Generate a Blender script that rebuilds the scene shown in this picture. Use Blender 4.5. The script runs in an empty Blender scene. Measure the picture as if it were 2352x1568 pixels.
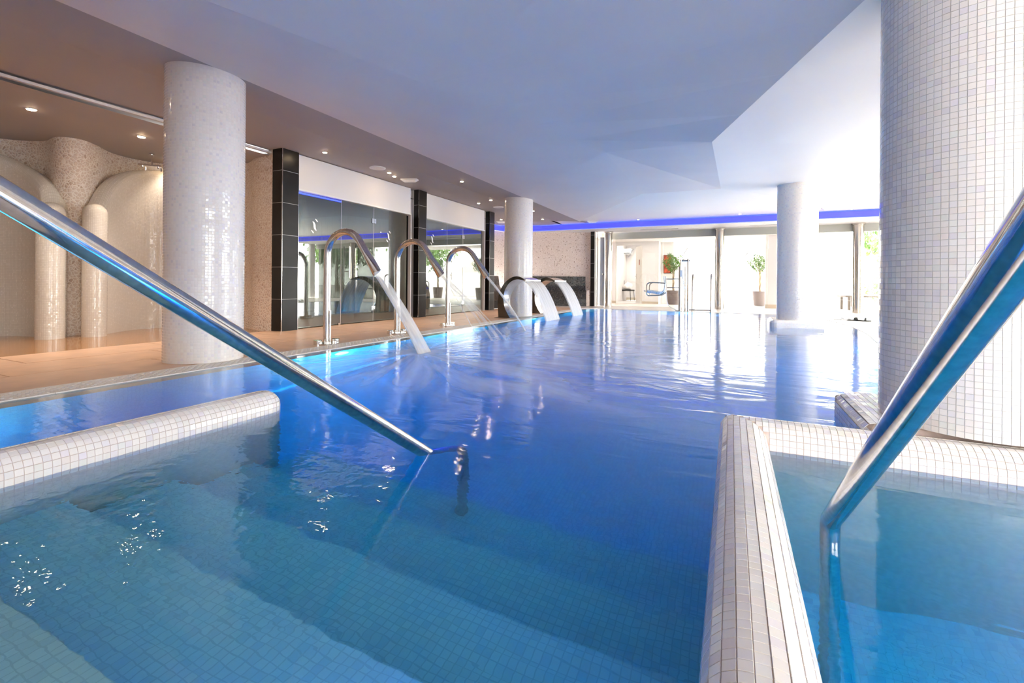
import bpy, bmesh, math, random
from mathutils import Vector, Matrix, Euler
random.seed(7)
PI = math.pi
S = bpy.context.scene
C = S.collection

# ------------------------------------------------------------ camera, world, light, exposure
cam_d = bpy.data.cameras.new('camera'); cam = bpy.data.objects.new('camera', cam_d); C.objects.link(cam)
cam_d.sensor_width = 36.0; cam_d.lens = 16.378; cam_d.shift_y = -0.0565
cam_d.clip_start = 0.02; cam_d.clip_end = 400
YAW = math.radians(25.22)
cam.matrix_world = Matrix.Translation((0, 0, 0.70)) @ Matrix.Rotation(YAW, 4, 'Z') @ Matrix.Rotation(PI/2, 4, 'X') @ Matrix.Rotation(0.0085, 4, 'Z')
S.camera = cam
S.view_settings.view_transform = 'Standard'; S.view_settings.look = 'None'
S.view_settings.gamma = 1.0; S.view_settings.use_curve_mapping = False
S.view_settings.exposure = 1.24
S.cycles.use_denoising = True
S.cycles.max_bounces = 14; S.cycles.diffuse_bounces = 5; S.cycles.glossy_bounces = 5
S.cycles.transmission_bounces = 8; S.cycles.transparent_max_bounces = 12
S.cycles.caustics_reflective = False; S.cycles.caustics_refractive = True
S.cycles.sample_clamp_indirect = 6.0

W = bpy.data.worlds.new('overcast_sky'); S.world = W; W.use_nodes = True
bg = W.node_tree.nodes['Background']
bg.inputs[0].default_value = (1.0, 0.97, 0.94, 1); bg.inputs[1].default_value = 8.0

def lamp(name, kind, loc, energy, col, rot=(0, 0, 0), size=None, size_y=None, spot=None, blend=0.6, portal=False, radius=None):
    d = bpy.data.lights.new(name, kind); o = bpy.data.objects.new(name, d); C.objects.link(o)
    o.location = loc; o.rotation_euler = rot; d.energy = energy; d.color = col
    if kind == 'AREA':
        d.shape = 'RECTANGLE'; d.size = size; d.size_y = size_y or size
        if portal: d.cycles.is_portal = True
    if kind == 'SPOT': d.spot_size = spot; d.spot_blend = blend
    if radius is not None: d.shadow_soft_size = radius
    return o
# daylight portals in the window openings (they guide the sky's own light, they emit nothing)
lamp('window_portal', 'AREA', (0.8, 15.2, 1.15), 1, (1, 1, 1), (-PI/2, 0, 0), 9.0, 2.2, portal=True)
lamp('window_portal', 'AREA', (5.25, 5.5, 1.25), 1, (1, 1, 1), (0, PI/2, 0), 2.4, 18.0, portal=True)
lamp('window_portal', 'AREA', (3.35, -3.4, 1.25), 1, (1, 1, 1), (PI/2, 0, 0), 3.8, 2.4, portal=True)

# ------------------------------------------------------------ node helpers / materials
class NT:
    def __init__(s, name):
        s.m = bpy.data.materials.new(name); s.m.use_nodes = True; s.t = s.m.node_tree
        s.b = s.t.nodes['Principled BSDF']; s.out = s.t.nodes['Material Output']
    def n(s, typ, **kw):
        nd = s.t.nodes.new(typ)
        for k, v in kw.items():
            if k.startswith('i_'):
                nd.inputs[int(k[2:])].default_value = v
            else: setattr(nd, k, v)
        return nd
    def l(s, a, b): s.t.links.new(a, b)
    def math(s, op, a, b=None, c=None):
        nd = s.n('ShaderNodeMath', operation=op)
        for i, v in enumerate((a, b, c)):
            if v is None: continue
            if isinstance(v, (int, float)): nd.inputs[i].default_value = v
            else: s.l(v, nd.inputs[i])
        return nd.outputs[0]
    def vmath(s, op, a, b=None):
        nd = s.n('ShaderNodeVectorMath', operation=op)
        for i, v in enumerate((a, b)):
            if v is None: continue
            if isinstance(v, tuple): nd.inputs[i].default_value = v
            else: s.l(v, nd.inputs[i])
        return nd
    def ramp(s, fac, stops, interp='LINEAR'):
        nd = s.n('ShaderNodeValToRGB'); cr = nd.color_ramp; cr.interpolation = interp
        while len(cr.elements) < len(stops): cr.elements.new(0.5)
        for e, (p, c) in zip(cr.elements, stops):
            e.position = p; e.color = (*c, 1) if len(c) == 3 else c
        s.l(fac, nd.inputs[0]); return nd.outputs[0]
    def mixc(s, fac, a, b):
        nd = s.n('ShaderNodeMix', data_type='RGBA')
        for i, v in ((0, fac), (6, a), (7, b)):
            if isinstance(v, (int, float)): nd.inputs[i].default_value = v
            elif isinstance(v, tuple): nd.inputs[i].default_value = (*v, 1)
            else: s.l(v, nd.inputs[i])
        return nd.outputs[2]
    def bump(s, h, strength=0.3, dist=0.01):
        nd = s.n('ShaderNodeBump'); nd.inputs['Strength'].default_value = strength
        nd.inputs['Distance'].default_value = dist; s.l(h, nd.inputs['Height']); return nd.outputs[0]

def plain(name, col, rough=0.5, metal=0.0, noise=0.0, nscale=8, bump=0.0, spec=None):
    t = NT(name); t.b.inputs['Roughness'].default_value = rough; t.b.inputs['Metallic'].default_value = metal
    if spec is not None: t.b.inputs['Specular IOR Level'].default_value = spec
    tc = t.n('ShaderNodeTexCoord'); nz = t.n('ShaderNodeTexNoise'); nz.inputs['Scale'].default_value = nscale
    nz.inputs['Detail'].default_value = 4
    t.l(tc.outputs['Object'], nz.inputs['Vector'])
    dark = tuple(c*(1-noise) for c in col); lite = tuple(min(1, c*(1+noise)) for c in col)
    t.l(t.ramp(nz.outputs[0], [(0.3, dark), (0.7, lite)]), t.b.inputs['Base Color'])
    if bump: t.l(t.bump(nz.outputs[0], bump, 0.004), t.b.inputs['Normal'])
    return t.m

PEARL = [(0.0, (0.86, 0.80, 0.75)), (0.60, (0.83, 0.77, 0.72)), (0.72, (0.82, 0.73, 0.68)), (0.82, (0.78, 0.77, 0.71)),
         (0.90, (0.80, 0.73, 0.75)), (0.97, (0.72, 0.67, 0.67)), (1.0, (0.86, 0.82, 0.77))]
def mosaic(name, stops, grout, pitch=0.025, tilt=0.10, rough=0.12, gw=0.09, amt=1.0):
    """small square tiles from the UV map (in metres): colour and a slight tilt per tile, recessed joints"""
    t = NT(name)
    uv = t.n('ShaderNodeUVMap').outputs[0]
    sc = t.vmath('MULTIPLY', uv, (1/pitch, 1/pitch, 1)).outputs[0]
    fl = t.vmath('FLOOR', sc).outputs[0]; fr = t.vmath('FRACTION', sc).outputs[0]
    wn = t.n('ShaderNodeTexWhiteNoise', noise_dimensions='3D'); t.l(fl, wn.inputs[0])
    sep = t.n('ShaderNodeSeparateXYZ'); t.l(fr, sep.inputs[0])
    def edge(x): return t.math('SUBTRACT', 0.5, t.math('ABSOLUTE', t.math('SUBTRACT', x, 0.5)))
    e = t.math('MINIMUM', edge(sep.outputs[0]), edge(sep.outputs[1]))
    mask = t.math('SMOOTHSTEP', e, gw*0.5, gw) if False else t.math('GREATER_THAN', e, gw)
    col = t.mixc(mask, grout, t.ramp(wn.outputs[0], stops))
    t.l(col, t.b.inputs['Base Color'])
    g = t.n('ShaderNodeNewGeometry')
    off = t.vmath('MULTIPLY', t.vmath('SUBTRACT', wn.outputs[1], (0.5, 0.5, 0.5)).outputs[0], (tilt, tilt, tilt)).outputs[0]
    nn = t.vmath('NORMALIZE', t.vmath('ADD', g.outputs['Normal'], off).outputs[0]).outputs[0]
    bp = t.n('ShaderNodeBump'); bp.inputs['Strength'].default_value = 0.5; bp.inputs['Distance'].default_value = 0.002
    t.l(mask, bp.inputs['Height']); t.l(nn, bp.inputs['Normal'])
    t.l(bp.outputs[0], t.b.inputs['Normal'])
    r = t.math('MULTIPLY_ADD', mask, rough-0.7, 0.7); t.l(r, t.b.inputs['Roughness'])
    return t.m

def tile_mat(name, stops, rough=0.12, tilt=0.10):
    """glaze for tiles that are real geometry: one colour and a slight tilt for each"""
    t = NT(name)
    g = t.n('ShaderNodeNewGeometry'); oi = t.n('ShaderNodeObjectInfo')
    r = t.math('FRACT', t.math('ADD', t.math('MULTIPLY', g.outputs['Random Per Island'], 13.7), t.math('MULTIPLY', oi.outputs['Random'], 7.31)))
    wn = t.n('ShaderNodeTexWhiteNoise', noise_dimensions='1D'); t.l(t.math('MULTIPLY', r, 317.0), wn.inputs[1])
    t.l(t.ramp(wn.outputs[0], stops), t.b.inputs['Base Color'])
    off = t.vmath('MULTIPLY', t.vmath('SUBTRACT', wn.outputs[1], (0.5, 0.5, 0.5)).outputs[0], (tilt, tilt, tilt)).outputs[0]
    nn = t.vmath('NORMALIZE', t.vmath('ADD', g.outputs['Normal'], off).outputs[0]).outputs[0]
    t.l(nn, t.b.inputs['Normal']); t.b.inputs['Roughness'].default_value = rough
    return t.m

def pebble_mat(name, scale, c1, c2, grout):
    t = NT(name); tc = t.n('ShaderNodeTexCoord')
    v = t.n('ShaderNodeTexVoronoi', feature='DISTANCE_TO_EDGE'); v.inputs['Scale'].default_value = scale
    v2 = t.n('ShaderNodeTexVoronoi', feature='F1'); v2.inputs['Scale'].default_value = scale
    t.l(tc.outputs['Object'], v.inputs['Vector']); t.l(tc.outputs['Object'], v2.inputs['Vector'])
    sep = t.n('ShaderNodeSeparateColor'); t.l(v2.outputs['Color'], sep.inputs[0])
    stone = t.ramp(sep.outputs[0], [(0.0, c1), (0.85, c1), (0.95, c2), (1, c2)])
    m = t.ramp(v.outputs[0], [(0.06, (0, 0, 0)), (0.12, (1, 1, 1))])
    t.l(t.mixc(m, grout, stone), t.b.inputs['Base Color'])
    h = t.ramp(v.outputs[0], [(0.04, (0, 0, 0)), (0.3, (1, 1, 1))])
    t.l(t.bump(h, 0.7, 0.008), t.b.inputs['Normal']); t.b.inputs['Roughness'].default_value = 0.45
    return t.m

def emit(name, col, st):
    t = NT(name); t.b.inputs['Base Color'].default_value = (*col, 1)
    t.b.inputs['Emission Color'].default_value = (*col, 1); t.b.inputs['Emission Strength'].default_value = st
    return t.m

def glass(name, tint, refl, rough=0.0, streak=False):
    t = NT(name); tr = t.n('ShaderNodeBsdfTransparent'); tr.inputs[0].default_value = (*tint, 1)
    gl = t.n('ShaderNodeBsdfGlossy'); gl.inputs['Color'].default_value = (0.95, 0.97, 0.94, 1); gl.inputs['Roughness'].default_value = rough
    fr = t.n('ShaderNodeFresnel'); fr.inputs[0].default_value = 1.5
    f = t.math('MINIMUM', t.math('MULTIPLY_ADD', fr.outputs[0], 1.0, refl), 0.95)
    mx = t.n('ShaderNodeMixShader'); t.l(f, mx.inputs[0]); t.l(tr.outputs[0], mx.inputs[1]); t.l(gl.outputs[0], mx.inputs[2])
    last = mx.outputs[0]
    if streak:      # condensation running down the steam room glass
        tc = t.n('ShaderNodeTexCoord'); mp = t.n('ShaderNodeMapping'); mp.inputs['Scale'].default_value = (1, 22, 0.8)
        t.l(tc.outputs['Object'], mp.inputs[0]); nz = t.n('ShaderNodeTexNoise'); nz.inputs['Scale'].default_value = 2.0; nz.inputs['Detail'].default_value = 5
        t.l(mp.outputs[0], nz.inputs['Vector'])
        df = t.n('ShaderNodeBsdfDiffuse'); df.inputs[0].default_value = (0.42, 0.47, 0.42, 1)
        m2 = t.n('ShaderNodeMixShader'); t.l(t.ramp(nz.outputs[0], [(0.42, (0.01, 0.01, 0.01)), (0.75, (0.22, 0.22, 0.22))]), m2.inputs[0])
        t.l(last, m2.inputs[1]); t.l(df.outputs[0], m2.inputs[2]); last = m2.outputs[0]
    t.l(last, t.out.inputs[0]); return t.m

M = {}
M['paint'] = plain('white_wall_paint', (0.80, 0.77, 0.76), 0.6, noise=0.02, nscale=1.5)
M['ceil_white'] = plain('bright_ceiling_paint', (0.88, 0.85, 0.81), 0.55, noise=0.01, nscale=1.2)  # lighter copy of the ceiling paint, daylight put into its colour
M['ceil'] = plain('white_ceiling_paint', (0.76, 0.70, 0.66), 0.55, noise=0.025, nscale=1.2)  # darker copy for left slope and centre, shade put into its colour
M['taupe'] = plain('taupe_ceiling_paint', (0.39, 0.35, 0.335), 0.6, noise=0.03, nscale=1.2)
M['steel'] = plain('brushed_steel', (0.62, 0.59, 0.57), 0.13, 1.0, noise=0.12, nscale=30)
M['rail'] = plain('polished_rail_steel', (0.60, 0.58, 0.57), 0.10, 1.0, noise=0.10, nscale=60)
M['chrome'] = plain('chrome', (0.75, 0.74, 0.73), 0.08, 1.0)
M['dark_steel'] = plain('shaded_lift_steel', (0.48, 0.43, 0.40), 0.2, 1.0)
M['column_steel'] = plain('mirror_steel', (0.56, 0.51, 0.46), 0.12, 1.0)
M['black_tile'] = plain('black_stone_tile', (0.010, 0.008, 0.0075), 0.30, noise=0.3, nscale=5, spec=0.3)
M['grout_light'] = plain('pale_joint', (0.62, 0.58, 0.56), 0.5)
M['grout_rose'] = plain('rose_beige_grout', (0.62, 0.48, 0.42), 0.7, noise=0.1, nscale=40)
M['grout_grey'] = plain('grey_grout', (0.10, 0.13, 0.15), 0.7)
M['deck'] = plain('terracotta_deck_tile', (0.60, 0.38, 0.25), 0.38, noise=0.10, nscale=5)
M['deck_pale'] = plain('pale_deck_tile', (0.74, 0.66, 0.60), 0.35, noise=0.05, nscale=5)
M['deck_joint'] = plain('deck_joint', (0.38, 0.26, 0.20), 0.7)
M['wet'] = plain('wet_shower_floor', (0.36, 0.17, 0.06), 0.08, noise=0.15, nscale=6)
M['black'] = plain('black_plastic', (0.02, 0.02, 0.02), 0.4)
M['dark'] = plain('dark_steam_room', (0.05, 0.05, 0.045), 0.5, noise=0.2, nscale=4)
M['white'] = plain('white_plastic', (0.85, 0.85, 0.84), 0.3)
M['door_paint'] = plain('pale_door_laminate', (0.75, 0.70, 0.64), 0.4)
M['beige'] = plain('beige_skirting', (0.60, 0.50, 0.38), 0.4)
M['pot'] = plain('taupe_pot', (0.16, 0.12, 0.11), 0.5)
M['trunk'] = plain('braided_trunk', (0.42, 0.33, 0.22), 0.8, noise=0.3, nscale=40)
M['leaf'] = plain('ficus_leaf', (0.09, 0.20, 0.02), 0.35, noise=0.45, nscale=6)
M['willow'] = plain('willow_leaf', (0.12, 0.22, 0.05), 0.6, noise=0.5, nscale=2)
M['bark'] = plain('tree_bark', (0.16, 0.11, 0.07), 0.9)
M['concrete'] = plain('pale_paving', (0.66, 0.63, 0.60), 0.8, noise=0.06)
M['grass'] = plain('lawn', (0.16, 0.28, 0.07), 0.9, noise=0.3)
M['wood'] = plain('bench_dark_wood', (0.10, 0.07, 0.05), 0.5)
M['fabric'] = plain('black_upholstery', (0.03, 0.028, 0.027), 0.8)
M['towel'] = plain('white_towel', (0.85, 0.80, 0.77), 0.9)
M['red'] = plain('orange_red_print', (0.45, 0.07, 0.03), 0.5, noise=0.7, nscale=9)
M['seatblue'] = plain('pale_blue_seat_plastic', (0.62, 0.70, 0.80), 0.3)
M['spot'] = emit('warm_lamp_glow', (1.0, 0.74, 0.46), 60)
M['spot_cool'] = emit('far_lamp_glow', (1.0, 0.90, 0.80), 10)
M['led'] = emit('blue_led', (0.04, 0.07, 1.0), 1.2)
M['poollamp'] = emit('pool_lamp_glow', (0.12, 0.36, 1.0), 9)
M['pebble'] = pebble_mat('cream_pebble_wall', 26, (0.72, 0.59, 0.49), (0.58, 0.43, 0.33), (0.86, 0.78, 0.70))
M['speckle'] = pebble_mat('speckled_pebble_wall', 30, (0.70, 0.56, 0.48), (0.40, 0.27, 0.20), (0.80, 0.69, 0.62))
M['mosaic'] = mosaic('pearl_mosaic', PEARL, (0.78, 0.72, 0.68))
M['mosaic_cream'] = mosaic('cream_mosaic', [(0.0, (0.72, 0.67, 0.60)), (0.8, (0.68, 0.63, 0.56)), (1, (0.76, 0.71, 0.65))], (0.58, 0.52, 0.45), pitch=0.02, tilt=0.12)
M['pooltile'] = mosaic('pool_mosaic', [(0, (0.60, 0.77, 0.86)), (0.7, (0.56, 0.73, 0.83)), (1, (0.50, 0.68, 0.80))], (0.46, 0.62, 0.72), pitch=0.025, tilt=0.04, rough=0.3, gw=0.07)
M['tile'] = tile_mat('pearl_tile', PEARL, 0.12, 0.06)
M['basintile'] = tile_mat('basin_tile', [(0, (0.60, 0.76, 0.85)), (0.7, (0.54, 0.70, 0.80)), (1, (0.45, 0.62, 0.75))], 0.3, 0.04)
M['blackmosaic'] = mosaic('black_mosaic', [(0, (0.012, 0.010, 0.010)), (0.8, (0.035, 0.028, 0.025)), (1, (0.12, 0.09, 0.08))], (0.03, 0.025, 0.022), pitch=0.02, tilt=0.12, rough=0.2)
M['doorglass'] = glass('steam_room_glass', (0.50, 0.54, 0.50), 0.17, streak=True)
M['clearglass'] = glass('clear_glass', (0.95, 0.97, 0.96), 0.0)
M['sign'] = plain('white_etched_sign', (0.85, 0.85, 0.84), 0.6)
M['sign_grey'] = plain('grey_etched_sign', (0.55, 0.55, 0.55), 0.6)

def water_material():
    t = NT('pool_water'); b = t.b
    b.inputs['Base Color'].default_value = (1, 1, 1, 1); b.inputs['Roughness'].default_value = 0.09
    b.inputs['IOR'].default_value = 1.33; b.inputs['Transmission Weight'].default_value = 1.0
    tc = t.n('ShaderNodeTexCoord')
    mp = t.n('ShaderNodeMapping'); mp.inputs['Scale'].default_value = (0.8, 2.0, 1); mp.inputs['Rotation'].default_value = (0, 0, 0.45)
    t.l(tc.outputs['Object'], mp.inputs[0])
    n1 = t.n('ShaderNodeTexNoise'); n1.inputs['Scale'].default_value = 2.2; n1.inputs['Detail'].default_value = 3; n1.inputs['Distortion'].default_value = 0.8
    t.l(mp.outputs[0], n1.inputs['Vector'])
    b1 = t.n('ShaderNodeBump'); b1.inputs['Strength'].default_value = 0.13; b1.inputs['Distance'].default_value = 0.05
    t.l(n1.outputs[0], b1.inputs['Height'])
    n2 = t.n('ShaderNodeTexNoise'); n2.inputs['Scale'].default_value = 16; n2.inputs['Detail'].default_value = 2
    t.l(tc.outputs['Object'], n2.inputs['Vector'])
    # short ripples only over the entry steps, left of the camera
    sx = t.n('ShaderNodeSeparateXYZ'); t.l(tc.outputs['Object'], sx.inputs[0])
    m = t.n('ShaderNodeMapRange', interpolation_type='SMOOTHSTEP'); m.inputs[1].default_value = 1.9; m.inputs[2].default_value = 0.9
    t.l(sx.outputs[1], m.inputs[0])
    b2 = t.n('ShaderNodeBump'); b2.inputs['Distance'].default_value = 0.008
    mxx = t.n('ShaderNodeMapRange', interpolation_type='SMOOTHSTEP'); mxx.inputs[1].default_value = -0.7; mxx.inputs[2].default_value = -1.35; t.l(sx.outputs[0], mxx.inputs[0])
    t.l(t.math('MULTIPLY', t.math('MULTIPLY', m.outputs[0], mxx.outputs[0]), 0.38), b2.inputs['Strength']); t.l(n2.outputs[0], b2.inputs['Height']); t.l(b1.outputs[0], b2.inputs['Normal'])
    t.l(b2.outputs[0], b.inputs['Normal'])
    # thin foam carried away from the jets
    df = t.n('ShaderNodeBsdfDiffuse'); df.inputs[0].default_value = (0.70, 0.76, 0.90, 1)
    def streaks(cx, cy, ang, rad, lo, hi):
        dx = t.math('SUBTRACT', sx.outputs[0], cx); dy = t.math('SUBTRACT', sx.outputs[1], cy)
        a_ = t.math('ARCTAN2', dy, dx); r_ = t.math('SQRT', t.math('ADD', t.math('MULTIPLY', dx, dx), t.math('MULTIPLY', dy, dy)))
        cb = t.n('ShaderNodeCombineXYZ'); t.l(t.math('MULTIPLY', a_, ang), cb.inputs[0]); t.l(t.math('MULTIPLY', r_, rad), cb.inputs[1])
        nz = t.n('ShaderNodeTexNoise'); nz.inputs['Scale'].default_value = 1.0; nz.inputs['Detail'].default_value = 7; nz.inputs['Distortion'].default_value = 0.6
        t.l(cb.outputs[0], nz.inputs['Vector']); return t.ramp(nz.outputs[0], [(lo, (0, 0, 0)), (hi, (1, 1, 1))]), r_
    s1, r1 = streaks(-2.9, 3.9, 5.0, 0.8, 0.30, 0.72)
    s2, r2 = streaks(-2.7, 5.6, 4.0, 0.7, 0.38, 0.75)
    def rng(v, a0, a1):
        nd = t.n('ShaderNodeMapRange', interpolation_type='SMOOTHSTEP'); nd.inputs[1].default_value = a0; nd.inputs[2].default_value = a1; t.l(v, nd.inputs[0]); return nd.outputs[0]
    f1 = t.math('MULTIPLY', s1, rng(r1, 4.4, 0.8)); f2 = t.math('MULTIPLY', s2, rng(r2, 5.5, 0.5))
    spl = t.math('MULTIPLY', rng(r1, 0.30, 0.05), 0.8)
    lim = t.math('MULTIPLY', rng(sx.outputs[1], 1.9, 2.9), rng(sx.outputs[0], -3.7, -3.2))
    f = t.math('MINIMUM', t.math('MULTIPLY', t.math('ADD', t.math('MULTIPLY', t.math('MAXIMUM', f1, f2), 0.85), spl), lim), 0.85)
    t.l(t.math('MULTIPLY_ADD', m.outputs[0], -0.06, 0.085), b.inputs['Roughness'])
    mx = t.n('ShaderNodeMixShader'); t.l(f, mx.inputs[0]); t.l(b.outputs[0], mx.inputs[1]); t.l(df.outputs[0], mx.inputs[2])
    t.l(mx.outputs[0], t.out.inputs[0])
    va = t.n('ShaderNodeVolumeAbsorption'); va.inputs[0].default_value = (0.0, 0.84, 0.985, 1); va.inputs[1].default_value = 1.25
    t.l(va.outputs[0], t.out.inputs['Volume'])
    return t.m
M['water'] = water_material()

def stream_mat(name, a0, a1, sc=(60, 60, 1.5)):
    t = NT(name); b = t.b
    b.inputs['Base Color'].default_value = (0.80, 0.77, 0.75, 1); b.inputs['Roughness'].default_value = 0.6; b.inputs['Specular IOR Level'].default_value = 0.15
    uv = t.n('ShaderNodeUVMap').outputs[0]; mp = t.n('ShaderNodeMapping'); mp.inputs['Scale'].default_value = sc
    t.l(uv, mp.inputs[0]); nz = t.n('ShaderNodeTexNoise'); nz.inputs['Scale'].default_value = 1.0; nz.inputs['Detail'].default_value = 3
    t.l(mp.outputs[0], nz.inputs['Vector'])
    t.l(t.ramp(nz.outputs[0], [(0.3, (a0,)*3), (0.7, (a1,)*3)]), b.inputs['Alpha'])
    return t.m
M['stream'] = stream_mat('falling_water', 0.30, 0.72, (40, 2, 1))
M['sheet'] = stream_mat('water_sheet', 0.45, 0.85, (45, 1.2, 1))
M['spray'] = stream_mat('fine_spray', 0.06, 0.34, (50, 2, 1))

# ------------------------------------------------------------ mesh helpers
class MB:
    def __init__(s): s.v = []; s.f = []; s.uv = []
    def add(s, vs, fs, uvs=None):
        o = len(s.v); s.v += [tuple(v) for v in vs]
        for i, f in enumerate(fs):
            s.f.append([k+o for k in f]); s.uv.append(uvs[i] if uvs else None)
        return s
    def box(s, x0, x1, y0, y1, z0, z1, mat=None):
        vs = [Vector((x, y, z)) for z in (z0, z1) for y in (y0, y1) for x in (x0, x1)]
        if mat is not None: vs = [mat @ v for v in vs]
        fs = [(0, 2, 3, 1), (4, 5, 7, 6), (0, 1, 5, 4), (2, 6, 7, 3), (0, 4, 6, 2), (1, 3, 7, 5)]
        a, b, c = x1-x0, y1-y0, z1-z0
        q = lambda u0, v0, u, v, sw=False: [(u0, v0), (u0, v0+v), (u0+u, v0+v), (u0+u, v0)] if sw else [(u0, v0), (u0+u, v0), (u0+u, v0+v), (u0, v0+v)]
        uvs = [q(x0, y0, a, b, True), q(x0, y0, a, b), q(x0, z0, a, c), q(x0, z0, a, c, True), q(y0, z0, b, c, True), q(y0, z0, b, c, True)]
        uvs[4] = [(y0, z0), (y0, z1), (y1, z1), (y1, z0)]; uvs[5] = [(y0, z0), (y1, z0), (y1, z1), (y0, z1)]
        return s.add(vs, fs, uvs)
    def tube(s, pts, r, seg=12, cap=True, flat=None):
        """pts: path; r: radius or list; flat: list of (ry, rz) scale along frame"""
        pts = [Vector(p) for p in pts]; n = len(pts)
        rs = r if isinstance(r, (list, tuple)) else [r]*n
        T = [(pts[min(i+1, n-1)]-pts[max(i-1, 0)]).normalized() for i in range(n)]
        up = Vector((0, 0, 1)) if abs(T[0].z) < 0.9 else Vector((0, 1, 0))
        N = (up - T[0]*up.dot(T[0])).normalized(); vs = []; L = 0; Ls = []
        for i in range(n):
            if i: L += (pts[i]-pts[i-1]).length; N = (N - T[i]*N.dot(T[i])).normalized()
            B = T[i].cross(N); Ls.append(L)
            fa, fb = flat[i] if flat else (1, 1)
            for k in range(seg):
                a = 2*PI*k/seg; vs.append(pts[i]+(N*math.cos(a)*fa+B*math.sin(a)*fb)*rs[i])
        fs = []; uvs = []
        for i in range(n-1):
            for k in range(seg):
                k2 = (k+1) % seg; c = 2*PI*rs[0]
                fs.append((i*seg+k, i*seg+k2, (i+1)*seg+k2, (i+1)*seg+k))
                uvs.append([(c*k/seg, Ls[i]), (c*(k+1)/seg, Ls[i]), (c*(k+1)/seg, Ls[i+1]), (c*k/seg, Ls[i+1])])
        if cap:
            fs.append(tuple(range(seg))[::-1]); uvs.append(None)
            fs.append(tuple((n-1)*seg+k for k in range(seg))); uvs.append(None)
        return s.add(vs, fs, uvs)
    def cyl(s, x, y, z0, z1, r, seg=48, r1=None, cap=True):
        r1 = r if r1 is None else r1
        vs = []; fs = []; uvs = []
        for z, rr in ((z0, r), (z1, r1)):
            vs += [(x+rr*math.cos(2*PI*k/seg), y+rr*math.sin(2*PI*k/seg), z) for k in range(seg)]
        c = 2*PI*r
        for k in range(seg):
            k2 = (k+1) % seg; fs.append((k, k2, seg+k2, seg+k))
            uvs.append([(c*k/seg, z0), (c*(k+1)/seg, z0), (c*(k+1)/seg, z1), (c*k/seg, z1)])
        if cap:
            fs.append(tuple(range(seg))[::-1]); uvs.append(None); fs.append(tuple(seg+k for k in range(seg))); uvs.append(None)
        return s.add(vs, fs, uvs)
    def prism(s, poly, z0, z1):
        n = len(poly); vs = [(x, y, z0) for x, y in poly]+[(x, y, z1) for x, y in poly]
        fs = [tuple(range(n))[::-1], tuple(n+k for k in range(n))]
        uvs = [[(x, y) for x, y in poly][::-1], [(x, y) for x, y in poly]]
        L = 0
        for k in range(n):
            k2 = (k+1) % n; d = math.dist(poly[k], poly[k2])
            fs.append((k, k2, n+k2, n+k)); uvs.append([(L, z0), (L+d, z0), (L+d, z1), (L, z1)]); L += d
        return s.add(vs, fs, uvs)
    def quad(s, a, b, c, d):
        a, b, c, d = map(Vector, (a, b, c, d)); w = (b-a).length; h = (d-a).length
        return s.add([a, b, c, d], [(0, 1, 2, 3)], [[(0, 0), (w, 0), (w, h), (0, h)]])
    def build(s, name, mat, parent=None, smooth=False, loc=None, mods=None):
        me = bpy.data.meshes.new(name); me.from_pydata(s.v, [], s.f); me.update()
        uvl = me.uv_layers.new(name='UVMap'); i = 0
        for f, u in zip(s.f, s.uv):
            for k in range(len(f)):
                if u: uvl.data[i].uv = u[k]
                else:
                    v = s.v[f[k]]; uvl.data[i].uv = (v[0], v[1])
                i += 1
        if smooth: me.polygons.foreach_set('use_smooth', [True]*len(me.polygons))
        me.materials.append(mat)
        o = bpy.data.objects.new(name, me); C.objects.link(o)
        if parent: o.parent = parent
        if loc is not None: o.location = loc
        if smooth and smooth != 'all':
            try:
                me.set_sharp_from_angle(angle=math.radians(40))
            except Exception: pass
        return o
def tag(o, label=None, cat=None, group=None, kind=None):
    if label: o['label'] = label
    if cat: o['category'] = cat
    if group: o['group'] = group
    if kind: o['kind'] = kind
    return o
def empty(name, loc=(0, 0, 0), rz=0, label=None, cat=None, group=None):
    o = bpy.data.objects.new(name, None); C.objects.link(o); o.location = loc; o.rotation_euler = (0, 0, rz)
    o.empty_display_size = 0.1
    return tag(o, label, cat, group)
def struct(mb, name, mat, parent=None, smooth=False):
    o = mb.build(name, mat, parent, smooth)
    if not parent: o['kind'] = 'structure'
    return o
def dup(root, loc, rz=None, label=None, group=None):
    r = root.copy(); C.objects.link(r); r.location = loc
    if rz is not None: r.rotation_euler = (0, 0, rz)
    if label: r['label'] = label
    if group: r['group'] = group
    for ch in root.children:
        c = ch.copy(); C.objects.link(c); c.parent = r
        for g in ch.children:
            d = g.copy(); C.objects.link(d); d.parent = c
    return r
def bez(p0, p1, p2, n=8):
    p0, p1, p2 = map(Vector, (p0, p1, p2))
    return [((1-t)**2*p0 + 2*t*(1-t)*p1 + t*t*p2) for t in [i/n for i in range(n+1)]]
def spline(pts, n=6):
    out = []; P = [Vector(p) for p in pts]
    for i in range(len(P)-1):
        a = P[max(i-1, 0)]; b = P[i]; c = P[i+1]; d = P[min(i+2, len(P)-1)]
        for k in range(n):
            t = k/n
            out.append(0.5*((2*b)+(c-a)*t+(2*a-5*b+4*c-d)*t*t+(3*b-a-3*c+d)*t**3))
    out.append(P[-1]); return out

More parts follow.
